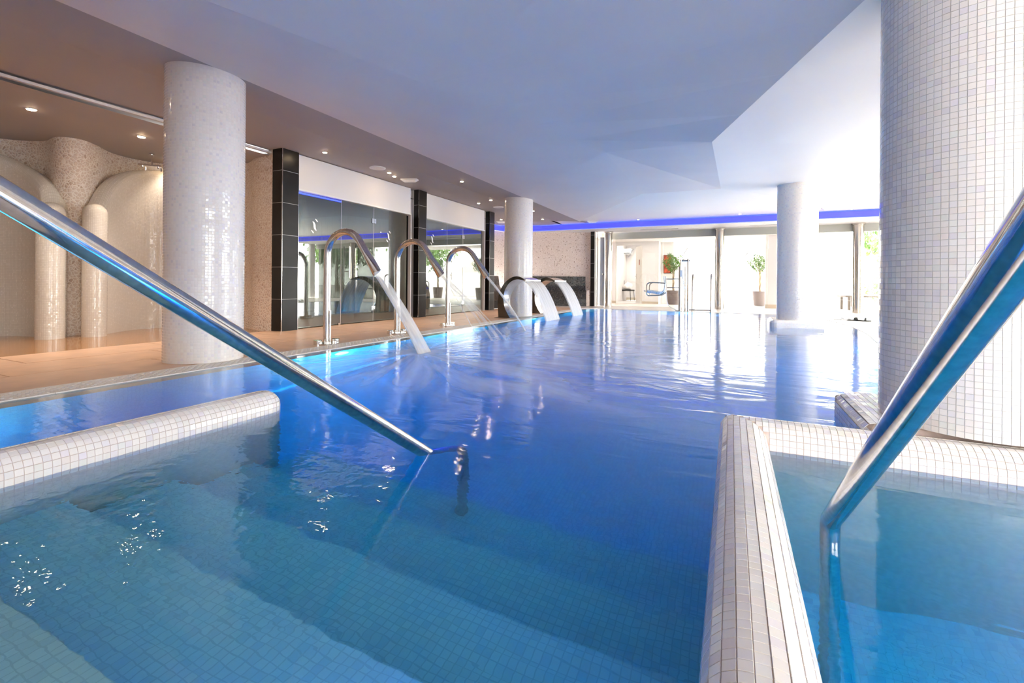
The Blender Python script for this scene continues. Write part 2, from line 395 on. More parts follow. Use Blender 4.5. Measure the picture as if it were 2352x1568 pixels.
# ------------------------------------------------------------ real tiles
TS, TP, TT = 0.0236, 0.025, 0.0016
def slab(mb, mtx, s=TS, th=TT):
    h = s/2; i = h*0.96
    vs = [mtx @ Vector(p) for p in ((-h, -h, 0), (h, -h, 0), (h, h, 0), (-h, h, 0), (-i, -i, th), (i, -i, th), (i, i, th), (-i, i, th))]
    mb.add(vs, [(4, 5, 6, 7), (0, 1, 5, 4), (1, 2, 6, 5), (2, 3, 7, 6), (3, 0, 4, 7)])
_unit = {}
def lay_tiles(frames, parent, mat, key, name='tile'):
    """frames: list of (position, normal, tangent). the 300 nearest facing the camera are parts, the rest one part"""
    eye = Vector((0, 0, 0.7)); near = []; rest = []
    ms = []
    for p, n, t in frames:
        n = n.normalized(); t = (t - n*t.dot(n)).normalized(); b = n.cross(t)
        j = random.uniform(-0.02, 0.02)
        m = Matrix(((t.x, b.x, n.x, p.x), (t.y, b.y, n.y, p.y), (t.z, b.z, n.z, p.z), (0, 0, 0, 1))) @ Matrix.Rotation(j, 4, 'Z')
        d = eye-p; face = n.dot(d.normalized())
        inview = (-p.x*math.sin(YAW)+p.y*math.cos(YAW))
        ok = face > 0.1 and inview > 0.3
        if ok:
            X = p.x*math.cos(YAW)+p.y*math.sin(YAW); u = 1176+1070*X/inview; v = 651+1070*(0.7-p.z)/inview
            ok = 0 < u < 2352 and 0 < v < 1568
        ms.append((face/(d.length**2) if ok else -d.length, m))
    ms.sort(key=lambda a: -a[0])
    if mat.name not in _unit:
        mb = MB(); slab(mb, Matrix.Identity(4)); o = mb.build(name, mat); _unit[mat.name] = o.data; bpy.data.objects.remove(o)
    me = _unit[mat.name]
    for k, (_, m) in enumerate(ms[:300]):
        o = bpy.data.objects.new(name, me); C.objects.link(o); o.parent = parent; o.matrix_local = m
    mb = MB()
    for _, m in ms[300:]: slab(mb, m)
    if mb.v: tag(mb.build('tile_field', mat, parent), kind='stuff')

# ============================================================ SETTING
ZC = 2.58
# pool outline (plan), counter-clockwise
far_left = [tuple(p)[:2] for p in bez((-3.75, 12.3, 0), (-3.72, 13.02, 0), (-3.0, 13.05, 0), 6)]
right_curve = [(1.0, 13.12), (1.45, 12.95), (1.66, 12.55), (1.78, 11.75), (1.87, 10.8), (1.90, 9.9), (1.87, 9.1), (1.80, 8.3), (1.68, 7.4), (1.58, 6.4), (1.52, 5.0), (1.50, 3.2)]
rc = [tuple(p)[:2] for p in spline([(x, y, 0) for x, y in right_curve], 4)]

# --- decks
f = MB(); f.box(-6.0, -4.05, -3.5, 14.6, -0.30, -0.012); floor = struct(f, 'floor', M['deck_joint'])
n = 0
for i, (x0, x1) in enumerate(((-5.95, -5.33), (-5.32, -4.70), (-4.69, -4.055))):
    y = -0.6 - 0.3*i
    while y < 14.4:
        b = MB(); t_ = random.uniform(-0.001, 0); b.box(x0, x1, y, y+1.192, -0.012, t_)
        b.build('deck_tile', M['deck'], floor); y += 1.20
# far deck and inner hall floor, pale
far_floor = MB(); far_floor.box(-6.6, 5.2, 13.33, 23.5, -0.3, -0.012); ff = struct(far_floor, 'floor_far', M['grout_light'])
for ix in range(20):
    for iy in range(8):
        b = MB(); b.box(-6.4+ix*0.58, -6.4+ix*0.58+0.574, 13.34+iy*0.58, 13.34+iy*0.58+0.574, -0.012, 0.0)
        b.build('deck_tile', M['deck_pale'], ff)
# right deck follows the curved pool edge
poly = [(x+0.2, y) for x, y in rc if y < 13.05][1:]
poly = [(p[0], p[1]) for p in poly if p[0] > 1.6]
rd = MB(); rd.prism([(5.2, 2.6), (5.2, 13.35), (1.5, 13.35)] + poly + [(1.70, 2.6)], -0.3, 0.0)
struct(rd, 'floor_right', M['deck_pale'])
bk = MB(); bk.box(-4.05, 5.2, -3.5, -0.8, -0.3, 0.0); bk.box(2.6, 5.2, -0.8, 2.62, -0.3, 0.0); bk.box(-2.3, 0.02, -0.8, 0.12, -0.3, -0.005)
struct(bk, 'floor_near', M['deck_pale'])
# corner infill of left far deck
ci = MB(); ci.prism([(-4.05, 12.2), (-3.97, 12.2), (-3.95, 12.9), (-3.5, 13.26), (-3.0, 13.3), (-3.0, 13.34), (-4.05, 13.34)], -0.3, 0.0); struct(ci, 'trim_1', M['deck_pale'])

# --- overflow grate strips: white perforated panels over a dark channel
def grate_mesh(nx, ny, w, l):
    """plate of nx * ny cells with pits in every other cell"""
    mb = MB(); cx, cy = w/nx, l/ny; th = 0.012
    for i in range(nx):
        for j in range(ny):
            pit = (i + j) % 2 == 0 and 0 < i < nx-1
            x0, y0 = i*cx, j*cy
            if not pit: mb.quad((x0, y0, 0), (x0+cx, y0, 0), (x0+cx, y0+cy, 0), (x0, y0+cy, 0))
            else:
                a = 0.18; xa, xb, ya, yb = x0+cx*a*0.5, x0+cx*(1-a*0.5), y0+cy*a, y0+cy*(1-a)
                A = [(x0, y0, 0), (x0+cx, y0, 0), (x0+cx, y0+cy, 0), (x0, y0+cy, 0)]
                B = [(xa, ya, 0), (xb, ya, 0), (xb, yb, 0), (xa, yb, 0)]; D = [(x, y, -th) for x, y, _ in B]
                for k in range(4):
                    k2 = (k+1) % 4
                    mb.add([A[k], A[k2], B[k2], B[k]], [(0, 1, 2, 3)]); mb.add([B[k], B[k2], D[k2], D[k]], [(0, 1, 2, 3)])
    for (a, b) in (((0, 0), (w, 0)), ((w, 0), (w, l)), ((w, l), (0, l)), ((0, l), (0, 0))):
        mb.add([(a[0], a[1], -th), (b[0], b[1], -th), (b[0], b[1], 0), (a[0], a[1], 0)], [(0, 1, 2, 3)])
    return mb
grate = empty('overflow_grate', (-4.05, -0.8, 0.0), 0, 'straight white perforated overflow grate along the terracotta deck on the left pool edge', 'grate')
ch = MB(); ch.box(0, 0.26, 0, 13.1, -0.10, -0.013); ch.build('channel', M['black'], grate)
gm = grate_mesh(9, 20, 0.26, 0.55); g0 = gm.build('grate_panel', M['white'], grate)
M['gratew'] = plain('cream_grate_plastic', (0.80, 0.74, 0.68), 0.5); g0.data.materials[0] = M['gratew']
for k in range(1, 24):
    g = g0.copy(); C.objects.link(g); g.location = (0, 0.553*k, 0)
g2 = empty('overflow_grate', (0, 0, 0), 0, 'curved perforated overflow grate along the pale deck on the far right pool edge', 'grate')
for k in range(len(rc)-1):
    (xa, ya), (xb, yb) = rc[k], rc[k+1]
    if ya > 12.6 or ya < 3.0: continue
    d = Vector((xb-xa, yb-ya)); L = d.length; nrm = Vector((-d.y, d.x)).normalized()
    mb = grate_mesh(7, max(4, int(L/0.03)), 0.2, L-0.004)
    o = mb.build('grate_panel', M['gratew'], g2); o.location = (xb, yb, 0.0)
    o.rotation_euler = (0, 0, math.atan2(-d.y, -d.x)-PI/2)
gch = MB(); gch.prism([(x-0.01, y) for x, y in rc if 3 < y < 12.8] + [(x+0.22, y) for x, y in reversed(rc) if 3 < y < 12.8], -0.1, -0.014)
gch.build('channel', M['black'], g2)
g3 = empty('overflow_grate', (-3.0, 13.07, 0), 0, 'straight grate along the far short edge of the pool, before the steel columns', 'grate')
ch = MB(); ch.box(-0.1, 4.5, 0, 0.26, -0.1, -0.013); ch.build('channel', M['black'], g3)
gmm = grate_mesh(8, 20, 0.24, 0.56); gg = gmm.build('grate_panel', M['gratew'], g3); gg.rotation_euler = (0, 0, -PI/2); gg.location = (0, 0.25, 0)
for k in range(1, 7):
    g = gg.copy(); C.objects.link(g); g.location = (0.57*k, 0.25, 0)

# --- pool shell: walls and floor in mosaic
DEEP = -1.25
ps = MB()
ps.box(-3.9, -3.75, -0.8, 12.9, DEEP-0.1, -0.02)                 # left wall
ps.box(-3.9, 1.9, 13.07, 13.2, DEEP-0.1, -0.02)                   # far wall
ps.box(-3.9, 2.8, -0.95, 13.3, DEEP-0.12, DEEP)                   # floor
ps.box(-4.0, -2.3, -0.95, -0.8, DEEP-0.1, -0.02)
for k in range(len(rc)-1):
    (xa, ya), (xb, yb) = rc[k], rc[k+1]
    ps.add([(xa, ya, DEEP), (xb, yb, DEEP), (xb, yb, -0.014), (xa, ya, -0.014)], [(0, 1, 2, 3)], [[(k*.5, DEEP), (k*.5+.5, DEEP), (k*.5+.5, 0), (k*.5, 0)]])
pool = struct(ps, 'pool_basin', M['pooltile'])
lip = MB(); lip.quad((-3.75, -0.8, -0.035), (-3.66, -0.8, -0.06), (-3.66, 12.9, -0.06), (-3.75, 12.9, -0.035)); lip.build('gutter_lip', M['gratew'], pool)
# steps
st = MB(); ys = [0.12, 0.50, 0.87, 1.24, 1.61, 1.98]
for k in range(5):
    st.box(-2.24, -0.03, -0.8 if k == 0 else ys[k]-0.02, ys[k+1], DEEP, -0.17*(k+1)-0.0)
steps = struct(st, 'pool_stairs', M['pooltile'])
# right basin shell
rb = MB(); rb.box(2.6, 2.75, -0.8, 2.3, -1.3, -0.01); rb.box(0.1, 2.7, -0.95, -0.8, -1.3, -0.01); rb.box(0.1, 2.7, -0.8, 2.3, -1.3, -1.172)
rbo = struct(rb, 'basin_right', M['pooltile'])
fr = []
for i in range(int(2.0/TP)):
    for j in range(int(2.6/TP)):
        fr.append((Vector((0.165+i*TP, 2.255-j*TP, -1.172)), Vector((0, 0, 1)), Vector((1, 0, 0))))
lay_tiles(fr, rbo, M['basintile'], 'b')

# --- rounded mosaic copings (profile in offset s, height z), swept with real tiles
def coping_profile(hw=0.0925, top=0.10, r=0.08, low=-0.055):
    pts = []; zc = top-r
    for k in (3, 2, 1): pts.append((-hw, zc-TP*(k-0.5), -1.0, 0.0))
    na = 5
    for k in range(na):
        a = PI - (k+0.5)/na*PI/2; pts.append((-(hw-r)+r*math.cos(a), zc+r*math.sin(a), math.cos(a), math.sin(a)))
    pts.append((0, top, 0, 1))
    m = [(-s, z, -nx, nz) for s, z, nx, nz in reversed(pts[:-1])]
    return pts+m
def coping_body(hw=0.0925, top=0.1000, r=0.080, bottom=-1.25):
    zc = top-r; P = [(-hw, bottom), (-hw, zc)]
    for k in range(1, 8): a = PI-k/8*PI/2; P.append((-(hw-r)+r*math.cos(a), zc+r*math.sin(a)))
    P.append((-(hw-r), top)); P += [(-s, z) for s, z in reversed(P)]
    return P
def sweep(mb, path, prof, cap=True):
    P = [Vector((x, y)) for x, y in path]; n = len(P); rows = []; L = [0]
    for i in range(n):
        d0 = (P[i]-P[i-1]).normalized() if i else (P[1]-P[0]).normalized()
        d1 = (P[i+1]-P[i]).normalized() if i < n-1 else d0
        n0 = Vector((d0.y, -d0.x)); n1 = Vector((d1.y, -d1.x)); mm = (n0+n1).normalized(); sc = 1/max(0.3, mm.dot(n1))
        rows.append([(P[i].x+mm.x*s*sc, P[i].y+mm.y*s*sc, z) for s, z in prof])
        if i: L.append(L[-1]+(P[i]-P[i-1]).length)
    m = len(prof); vs = [v for r in rows for v in r]; fs = []; uvs = []; pl = [0]
    for k in range(1, m): pl.append(pl[-1]+math.dist(prof[k], prof[k-1]))
    for i in range(n-1):
        for k in range(m-1):
            fs.append((i*m+k, (i+1)*m+k, (i+1)*m+k+1, i*m+k+1)); uvs.append([(L[i], pl[k]), (L[i+1], pl[k]), (L[i+1], pl[k+1]), (L[i], pl[k+1])])
    if cap:
        fs.append(tuple(range(m))); uvs.append(None); fs.append(tuple((n-1)*m+k for k in range(m))[::-1]); uvs.append(None)
    mb.add(vs, fs, uvs)
# right coping: along y at x=0.05 then turning right along y=2.37
cop = MB(); sweep(cop, [(0.05, -0.8), (0.05, 2.37), (2.7, 2.37)], coping_body()); c1 = struct(cop, 'coping_right', M['grout_rose'], smooth=True)
fr = []; prof = coping_profile()
for (s, z, nx, nz) in prof:
    y = 2.45
    while y > 0.0:
        if y <= 2.37 - s - 0.008: fr.append((Vector((0.05+s, y, z)), Vector((nx, 0, nz)), Vector((0, 1, 0))))
        y -= TP
    x = -0.06
    while x < 1.6:
        if x >= 0.05 + s + 0.008: fr.append((Vector((x, 2.37-s, z)), Vector((0, -nx, nz)), Vector((1, 0, 0))))
        x += TP
lay_tiles(fr, c1, M['tile'], 'c')
# deeper wall below the coping inside the right basin, and its outer side
# left ledge with a rounded end
led = MB(); sweep(led, [(-2.32, -0.8), (-2.32, 1.72)], coping_body(0.0925, 0.098, 0.080)); led2 = struct(led, 'coping_left', M['grout_rose'], smooth=True)
e = MB()
bp = coping_body(0.0925, 0.098, 0.080); half = bp[len(bp)//2:]
rows = []
for k in range(13):
    a = k/12*PI; rows.append([(-2.32+s*math.cos(a), 1.72+s*math.sin(a), z) for s, z in half])
vs = [v for r in rows for v in r]; m_ = len(half)
e.add(vs, [(i*m_+k, (i+1)*m_+k, (i+1)*m_+k+1, i*m_+k+1) for i in range(12) for k in range(m_-1)])
e.add([(-2.32+(0.014)*math.cos(k/12*PI), 1.72+0.014*math.sin(k/12*PI), 0.095) for k in range(13)], [tuple(range(13))])
e.build('rounded_end', M['grout_rose'], led2, smooth=True)
fr = []; prof = coping_profile(0.0925, 0.098, 0.08)
for (s, z, nx, nz) in prof:
    y = 1.71
    while y > 0.0:
        fr.append((Vector((-2.32+s, y, z)), Vector((nx, 0, nz)), Vector((0, 1, 0)))); y -= TP
for (s, z, nx, nz) in prof[len(prof)//2:]:
    rr = abs(s); nn = max(1, int(PI*rr/TP))
    for k in range(nn):
        a = (k+0.5)/nn*PI
        if rr < 0.005: continue
        fr.append((Vector((-2.32+rr*math.cos(a), 1.72+rr*math.sin(a), z)), Vector((nx*math.cos(a), nx*math.sin(a), nz)), Vector((-math.sin(a), math.cos(a), 0))))
lay_tiles(fr, led2, M['tile'], 'l')
# piers under the two pool columns
def pier(name, x0, x1, y0, y1, top, tiles):
    cx, cy = (x0+x1)/2, (y0+y1)/2; hx, hy = (x1-x0)/2, (y1-y0)/2; R = 0.10; r = 0.05
    def ring(ins, z):
        pts = []
        for q, (sx, sy) in enumerate(((1, 1), (-1, 1), (-1, -1), (1, -1))):
            for k in range(5):
                a = q*PI/2 + k/4*PI/2; rr = R
                pts.append((cx+sx*(hx-R)+(rr-ins)*math.cos(a), cy+sy*(hy-R)+(rr-ins)*math.sin(a), z))
        return pts
    mb = MB(); rings = [ring(0, -1.25), ring(0, top-r), ring(0.008, top-r*0.6), ring(0.025, top-r*0.2), ring(0.05, top)]
    n_ = 20; L = [0]
    for k in range(n_): L.append(L[-1]+math.dist(rings[0][k], rings[0][(k+1) % n_]))
    for i in range(4):
        for k in range(n_):
            k2 = (k+1) % n_; za, zb = rings[i][0][2], rings[i+1][0][2]
            mb.add([rings[i][k], rings[i][k2], rings[i+1][k2], rings[i+1][k]], [(0, 1, 2, 3)], [[(L[k], za), (L[k+1], za), (L[k+1], zb), (L[k], zb)]])
    mb.add(rings[4], [tuple(range(n_))], [[(p[0], p[1]) for p in rings[4]]])
    return struct(mb, name, M['grout_rose'] if tiles else M['mosaic'], smooth=True)
pr = pier('pier_near', 0.52, 1.42, 2.455, 3.16, 0.117, True)
fr = []
a = 0.575
while a < 1.4:
    b_ = 2.475
    while b_ < 3.13:
        fr.append((Vector((a, b_, 0.117)), Vector((0, 0, 1)), Vector((1, 0, 0)))); b_ += TP
    a += TP
z = -0.04
while z < 0.10:
    y = 2.42
    while y < 3.07: fr.append((Vector((0.52 if z < 0.07 else 0.526, y, z)), Vector((-1, 0, 0.0 if z < 0.07 else 0.5)), Vector((0, 1, 0)))); y += TP
    x = 0.62
    while x < 1.35: fr.append((Vector((x, 3.16, z)), Vector((0, 1, 0)), Vector((1, 0, 0)))); x += TP
    for k in range(6):
        a_ = PI - (k+0.5)/6*PI/2; fr.append((Vector((0.62+0.1*math.cos(a_), 3.06+0.1*math.sin(a_), z)), Vector((math.cos(a_), math.sin(a_), 0)), Vector((-math.sin(a_), math.cos(a_), 0))))
    z += TP
y = 2.475
while y < 3.07:
    fr.append((Vector((0.552, y, 0.1135)), Vector((-0.25, 0, 1)), Vector((0, 1, 0)))); fr.append((Vector((0.529, y, 0.100)), Vector((-1, 0, 1)), Vector((0, 1, 0)))); y += TP
lay_tiles(fr, pr, M['tile'], 'p')
pier('pier_far', 0.60, 1.44, 9.06, 9.92, 0.12, False)

# --- columns
def column(x, y, z0, z1, label, r=0.31):
    o = empty('mosaic_column', (x, y, z0), 0, label, 'column')
    mb = MB(); mb.cyl(0, 0, 0, z1-z0, r, 72); mb.build('shaft', M['mosaic'], o, smooth=True)
    return o
column(-4.31, 2.63, 0.0, 2.60, 'round white mosaic column standing on the left deck edge nearest the camera')
column(-4.22, 9.28, 0.0, 2.60, 'slim round white mosaic column behind the steel arch fountains at the far left')
column(1.03, 9.44, 0.115, 2.66, 'round white mosaic column standing on a square pier in the water, far right')
# the big near column has its tiles built one by one
big = empty('mosaic_column', (0.95, 2.68, 0.115), 0, 'very large white mosaic column rising behind the right handrail', 'column')
mb = MB(); mb.cyl(0, 0, 0, 2.6, 0.322, 96); mb.build('shaft', M['grout_light'], big, smooth=True)
fr = []; nc = int(2*PI*0.3225/TP)
for k in range(nc):
    a = 2*PI*k/nc
    if math.cos(a-math.radians(226)) < -0.15: continue
    for j in range(96):
        fr.append((Vector((0.3222*math.cos(a), 0.3222*math.sin(a), 0.012+j*TP)), Vector((math.cos(a), math.sin(a), 0)), Vector((-math.sin(a), math.cos(a), 0))))
# frames are local to the column: sort by distance from the eye in world space
fr_w = [(p+Vector((0.95, 2.68, 0.115)), n_, t_) for p, n_, t_ in fr]
lay_tiles(fr_w, big, M['tile'], 'k')
for ch_ in big.children:
    if ch_.name.startswith('tile'): ch_.location = ch_.location - Vector((0.95, 2.68, 0.115))

# --- water
wp = [(-3.8, -0.85), (2.72, -0.85), (2.72, 2.35), (1.5, 2.45)] + [(x+0.02, y) for x, y in reversed(rc)] + [(1.0, 13.12), (-3.0, 13.12)] + [(-3.2, 13.1), (-3.8, 12.9)]
wm = MB(); wm.prism(wp, -1.40, -0.006)
tag(wm.build('water', M['water']), 'clear blue pool water filling the basins', 'water', kind='stuff')

# --- ceiling: soffit, keel-shaped lowered panel, far flat ceiling
ZB = 2.53
TL = Vector((-1.363, 5.45, 2.26)); TR = Vector((-0.176, 4.77, 2.05)); NL = TL+Vector((-1.297, -3.85, 0))*1.9; NR = TR+Vector((0.734, -2.08, 0))*3.9
cs = MB()   # left soffit
for y0, y1 in ((-3.6, 4.6), (4.6, 13.1)):
    cs.quad((-4.8, y0, ZC), (-4.8, y1, ZC), (-4.02, y1 if y1 < 13 else 13.1, ZB), (-4.02, y0, ZB))
cs.quad((-6.0, -3.6, ZC), (-6.0, 4.55, ZC), (-4.8, 4.55, ZC), (-4.8, -3.6, ZC))
cs.quad((-6.0, 4.55, ZC), (-6.0, 13.9, ZC), (-4.8, 13.9, ZC), (-4.8, 4.55, ZC))
cs.quad((-7.2, 11.0, ZC), (-7.2, 14.2, ZC), (-6.0, 14.2, ZC), (-6.0, 11.0, ZC))
soffit = struct(cs, 'ceiling_left', M['taupe'])
cc = MB()
def fan(mb, a, b):   # ruled surface between two equally long lists
    for i in range(len(a)-1): mb.quad(a[i], a[i+1], b[i+1], b[i])
# curved far rims, left and right
rimL = spline([(-4.0, 13.1, 2.535), (-3.3, 11.8, 2.57), (-2.58, 10.75, ZC), (-1.69, 9.87, ZC)], 6)
rimR = spline([(-0.2, 9.92, ZC), (0.35, 10.27, ZC), (1.1, 10.95, ZC), (1.9, 12.0, ZC), (2.55, 13.36, ZC)], 6)
# left slope: beam edge -> fold, then fan to the corner TL
nb = 16; CL = Vector((-1.69, 9.87, ZC)); CR = Vector((-0.2, 9.92, ZC))
beam = [Vector((-4.02, -3.6+12.4*i/nb, ZB)) for i in range(nb+1)] + [Vector((-4.02, 8.8+4.3*i/nb, ZB)) for i in range(1, nb+1)]
fold = [NL.lerp(TL, i/nb) for i in range(nb+1)] + [TL.lerp(CL, i/nb) for i in range(1, nb+1)]
ls = MB(); fan(ls, beam, fold)
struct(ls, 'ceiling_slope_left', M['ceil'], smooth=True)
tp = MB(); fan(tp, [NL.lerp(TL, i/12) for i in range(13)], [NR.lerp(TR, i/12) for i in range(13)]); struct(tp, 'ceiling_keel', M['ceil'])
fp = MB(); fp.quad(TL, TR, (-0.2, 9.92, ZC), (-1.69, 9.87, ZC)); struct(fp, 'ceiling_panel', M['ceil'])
rs = MB(); edge = [Vector((2.55, -3.6+11.6*i/nb, ZC)) for i in range(nb+1)] + [Vector((2.55, 8.0+5.36*i/nb, ZC)) for i in range(1, nb+1)]
foldR = [NR.lerp(TR, i/nb) for i in range(nb+1)] + [TR.lerp(CR, i/nb) for i in range(1, nb+1)]
fan(rs, foldR, edge)
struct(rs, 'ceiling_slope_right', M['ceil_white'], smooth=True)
fc = MB()
ring_ = [Vector((p.x, p.y, ZC)) for p in rimL] + [Vector((p.x, p.y, ZC)) for p in rimR]
for i in range(len(ring_)-1):
    a, b = ring_[i], ring_[i+1]
    fc.quad(a, b, (b.x, 14.0, ZC), (a.x, 14.0, ZC))
fc.quad((-4.9, 13.1, ZC), (-4.0, 13.1, ZC), (-4.0, 14.0, ZC), (-4.9, 14.0, ZC))
fc.quad((2.55, -3.6, ZC), (5.4, -3.6, ZC), (5.4, 14.0, ZC), (2.55, 14.0, ZC))
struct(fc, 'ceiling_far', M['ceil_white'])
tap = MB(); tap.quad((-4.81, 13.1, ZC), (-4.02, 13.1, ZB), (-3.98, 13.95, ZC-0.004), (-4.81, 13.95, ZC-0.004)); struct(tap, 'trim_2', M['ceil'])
slab_ = MB(); slab_.box(-9.6, 5.6, -3.9, 18.8, 2.9, 3.0); struct(slab_, 'roof', M['paint'])

# lowered ceiling band with the blue LED cove in front of the glass front
band = MB(); band.box(-6.0, 5.4, 13.98, 15.35, 2.385, 2.60); band.prism([(-7.6, 13.3), (-6.0, 13.93), (-6.0, 15.3), (-7.6, 15.3)], 2.385, 2.60)
band.box(-7.8, -6.9, 11.0, 13.8, 2.385, 2.60)
struct(band, 'ceiling_band', M['paint'])
cov = empty('led_cove', (0, 13.95, 2.385), 0, 'long glowing blue LED cove strip under the far ceiling', 'light')
cpath = [(-6.95, 11.2), (-6.92, 13.0), (-6.75, 13.5), (-6.2, 13.80), (-5.5, 13.93), (5.3, 13.93)]
def ribbon(z0, z1, off):
    mb = MB(); L = 0
    for i in range(len(cpath)-1):
        a, b = cpath[i], cpath[i+1]
        mb.box(0, math.dist(a, b), -0.012, 0.012, z0, z1, Matrix.Translation((a[0], a[1]+off-13.95, 0)) @ Matrix.Rotation(math.atan2(b[1]-a[1], b[0]-a[0]), 4, 'Z'))
    return mb
M['coveface'] = emit('blue_lit_cove_face', (0.09, 0.10, 0.75), 0.30)
ribbon(0.022, 0.172, 0.0).build('diffuser', M['coveface'], cov)
ribbon(0.012, 0.028, -0.012).build('led_strip', M['led'], cov)
ribbon(0.170, 0.186, -0.012).build('led_strip', M['led'], cov)
tb = MB(); tb.box(-6.0, 5.4, 13.88, 13.98, 2.375, 2.392); struct(tb, 'trim_3', M['paint'])

# --- left wall: pillars, steam room, blinds boxes
XW = -5.72; XG = -5.82
def tiled_pillar(y0, y1, label, side=0.12, x=XW, ztop=2.58, core_x=None):
    o = empty('tiled_pillar', (x, y0, 0), 0, label, 'pillar')
    mb = MB(); mb.box(-side-0.12, -0.006, 0.006, y1-y0-0.006, 0, ztop); mb.build('joint_core', M['grout_light'], o)
    z = 0.0
    while z < ztop-0.02:
        z1 = min(z+0.448, ztop)
        b = MB(); b.box(-0.008, 0.0, 0.008, y1-y0-0.008, z, z1); b.build('tile', M['black_tile'], o)
        b = MB(); b.box(-side, -0.010, 0.0, 0.008, z, z1); b.build('tile', M['black_tile'], o)
        z += 0.455
    for yy in (0.002, y1-y0-0.008):
        b = MB(); b.box(-0.008, 0.003, yy, yy+0.006, 0, ztop); b.build('edge_trim', M['chrome'], o)
    return o
tiled_pillar(4.54, 4.82, 'black tiled pillar between the pebble shower wall and the first glass doors', 0.2)
tiled_pillar(7.70, 7.97, 'black tiled pillar between the two glass door bays')
tiled_pillar(10.75, 11.02, 'black tiled pillar at the far end of the glass door bays')
wl = MB()
for y0, y1 in ((4.82, 7.70), (7.97, 10.75)): wl.box(-5.96, -5.90, y0, y1, 2.06, 2.6)
wl.box(-7.8, -6.4, 10.8, 15.3, -0.1, 2.6) if False else None
wl.box(-8.2, -5.98, 4.70, 4.78, 0, 2.6)
struct(wl, 'wall_left', M['paint'])
for (y0, y1, nm) in ((4.82, 7.50, 'first'), (7.97, 10.55, 'second')):
    p = empty('blind_box', (XG, y0, 2.05), 0, 'pale rectangular fascia panel above the %s bay of glass doors' % nm, 'panel')
    mb = MB(); mb.box(0.0, 0.05, 0, y1-y0, 0.02, 0.52); mb.build('panel', M['paint'], p)
    mb = MB(); mb.box(0.0, 0.065, 0, y1-y0, -0.005, 0.02); mb.build('bottom_rim', M['white'], p)
    mb = MB(); mb.box(-0.01, 0.055, y1-y0+0.0, y1-y0+0.03, -2.05, 0.03); mb.build('jamb', M['grout_light'], p)
# steam room behind the glass (dark)
sr = MB()
sr.quad((-8.0, 4.8, 0), (-8.0, 10.8, 0), (-8.0, 10.8, 2.4), (-8.0, 4.8, 2.4)); sr.quad((-8, 4.79, 0), (-5.83, 4.79, 0), (-5.83, 4.79, 2.4), (-8, 4.79, 2.4))
sr.quad((-8, 7.83, 0), (-5.95, 7.83, 0), (-5.95, 7.83, 2.4), (-8, 7.83, 2.4)); sr.quad((-8, 10.79, 0), (-5.83, 10.79, 0), (-5.83, 10.79, 2.4), (-8, 10.79, 2.4))
sr.quad((-8, 4.8, 2.4), (-5.83, 4.8, 2.4), (-5.83, 10.8, 2.4), (-8, 10.8, 2.4)); sr.quad((-8, 4.8, 0.001), (-5.95, 4.8, 0.001), (-5.95, 10.8, 0.001), (-8, 10.8, 0.001))
struct(sr, 'wall_steam_room', M['dark'])
def logo(parent, y, z, s=1.0, x=XG+0.012):
    """three slanted rounded dashes forming an S"""
    for (cy, cz, L, w, tilt) in ((0.045, 0.105, 0.075, 0.034, 0.75), (0.0, 0.0, 0.19, 0.046, 0.45), (-0.045, -0.105, 0.075, 0.034, 0.75)):
        pts = []
        for k in range(14):
            t = k/13; q = (t-0.5)*2
            dy = -q*L/2*math.sin(tilt)+ (0.012*math.sin(q*PI) if L > 0.1 else 0); dz = q*L/2*math.cos(tilt)
            ww = w*math.sqrt(max(0, 1-q**4))/2+0.001
            pts.append((cy+dy, cz+dz, ww))
        A = [(x, y+s*(a+c), z+s*b) for a, b, c in pts]; B = [(x, y+s*(a-c), z+s*b) for a, b, c in pts]
        mb = MB()
        for i in range(13):
            mb.add([A[i], A[i+1], B[i+1], B[i]], [(0, 1, 2, 3)])
        mb.build('sign_dash', M['sign'], parent)
def glass_leaf(y0, y1, label, door=False, clip=None, sign=None, z0=0.012, z1=2.045, group=None):
    o = empty('glass_door' if door else 'glass_panel', (XG, y0, 0), 0, label, 'door' if door else 'glass panel')
    mb = MB(); mb.box(-0.005, 0.005, 0.004, y1-y0-0.004, z0, z1); mb.build('pane', M['doorglass'], o)
    mb = MB(); mb.box(-0.007, 0.007, 0.0, 0.006, z0, z1); mb.build('edge_strip', M['grout_light'], o)
    if door:
        hy = 0.13
        mb = MB(); mb.tube([(0.065, hy, 0.78), (0.065, hy, 1.30)], 0.011, 10)
        mb.tube([(0.0, hy, 0.88), (0.065, hy, 0.88)], 0.007, 8); mb.tube([(0.0, hy, 1.20), (0.065, hy, 1.20)], 0.007, 8); mb.build('handle', M['steel'], o)
    if clip is not None:
        for z in (0.24, 1.80):
            mb = MB(); mb.box(0.005, 0.02, clip-y0-0.05, clip-y0-0.004, z-0.04, z+0.04); mb.box(0.005, 0.02, clip-y0+0.004-0.001, clip-y0+0.05, z-0.04, z+0.04)
            mb.cyl(0.015, clip-y0+0.02, z-0.01, z+0.01, 0.012, 10); mb.build('hinge', M['chrome'], o)
    else:
        mb = MB(); mb.box(-0.006, 0.015, (y1-y0)-0.05, (y1-y0)-0.005, 0, 0.035); mb.build('floor_clamp', M['chrome'], o)
    if sign:
        logo(o, sign[0]-y0, sign[1], sign[2], 0.008)
    return o
glass_leaf(4.83, 5.73, 'fixed dark glass panel with a white S mark, beside the first black pillar', sign=(5.19, 1.56, 0.85))
glass_leaf(5.73, 6.50, 'glass door leaf with a vertical bar handle in the first bay', True, clip=6.50)
glass_leaf(6.50, 7.44, 'fixed glass panel with a white S mark, right of the first glass door', sign=(6.90, 1.56, 0.8))
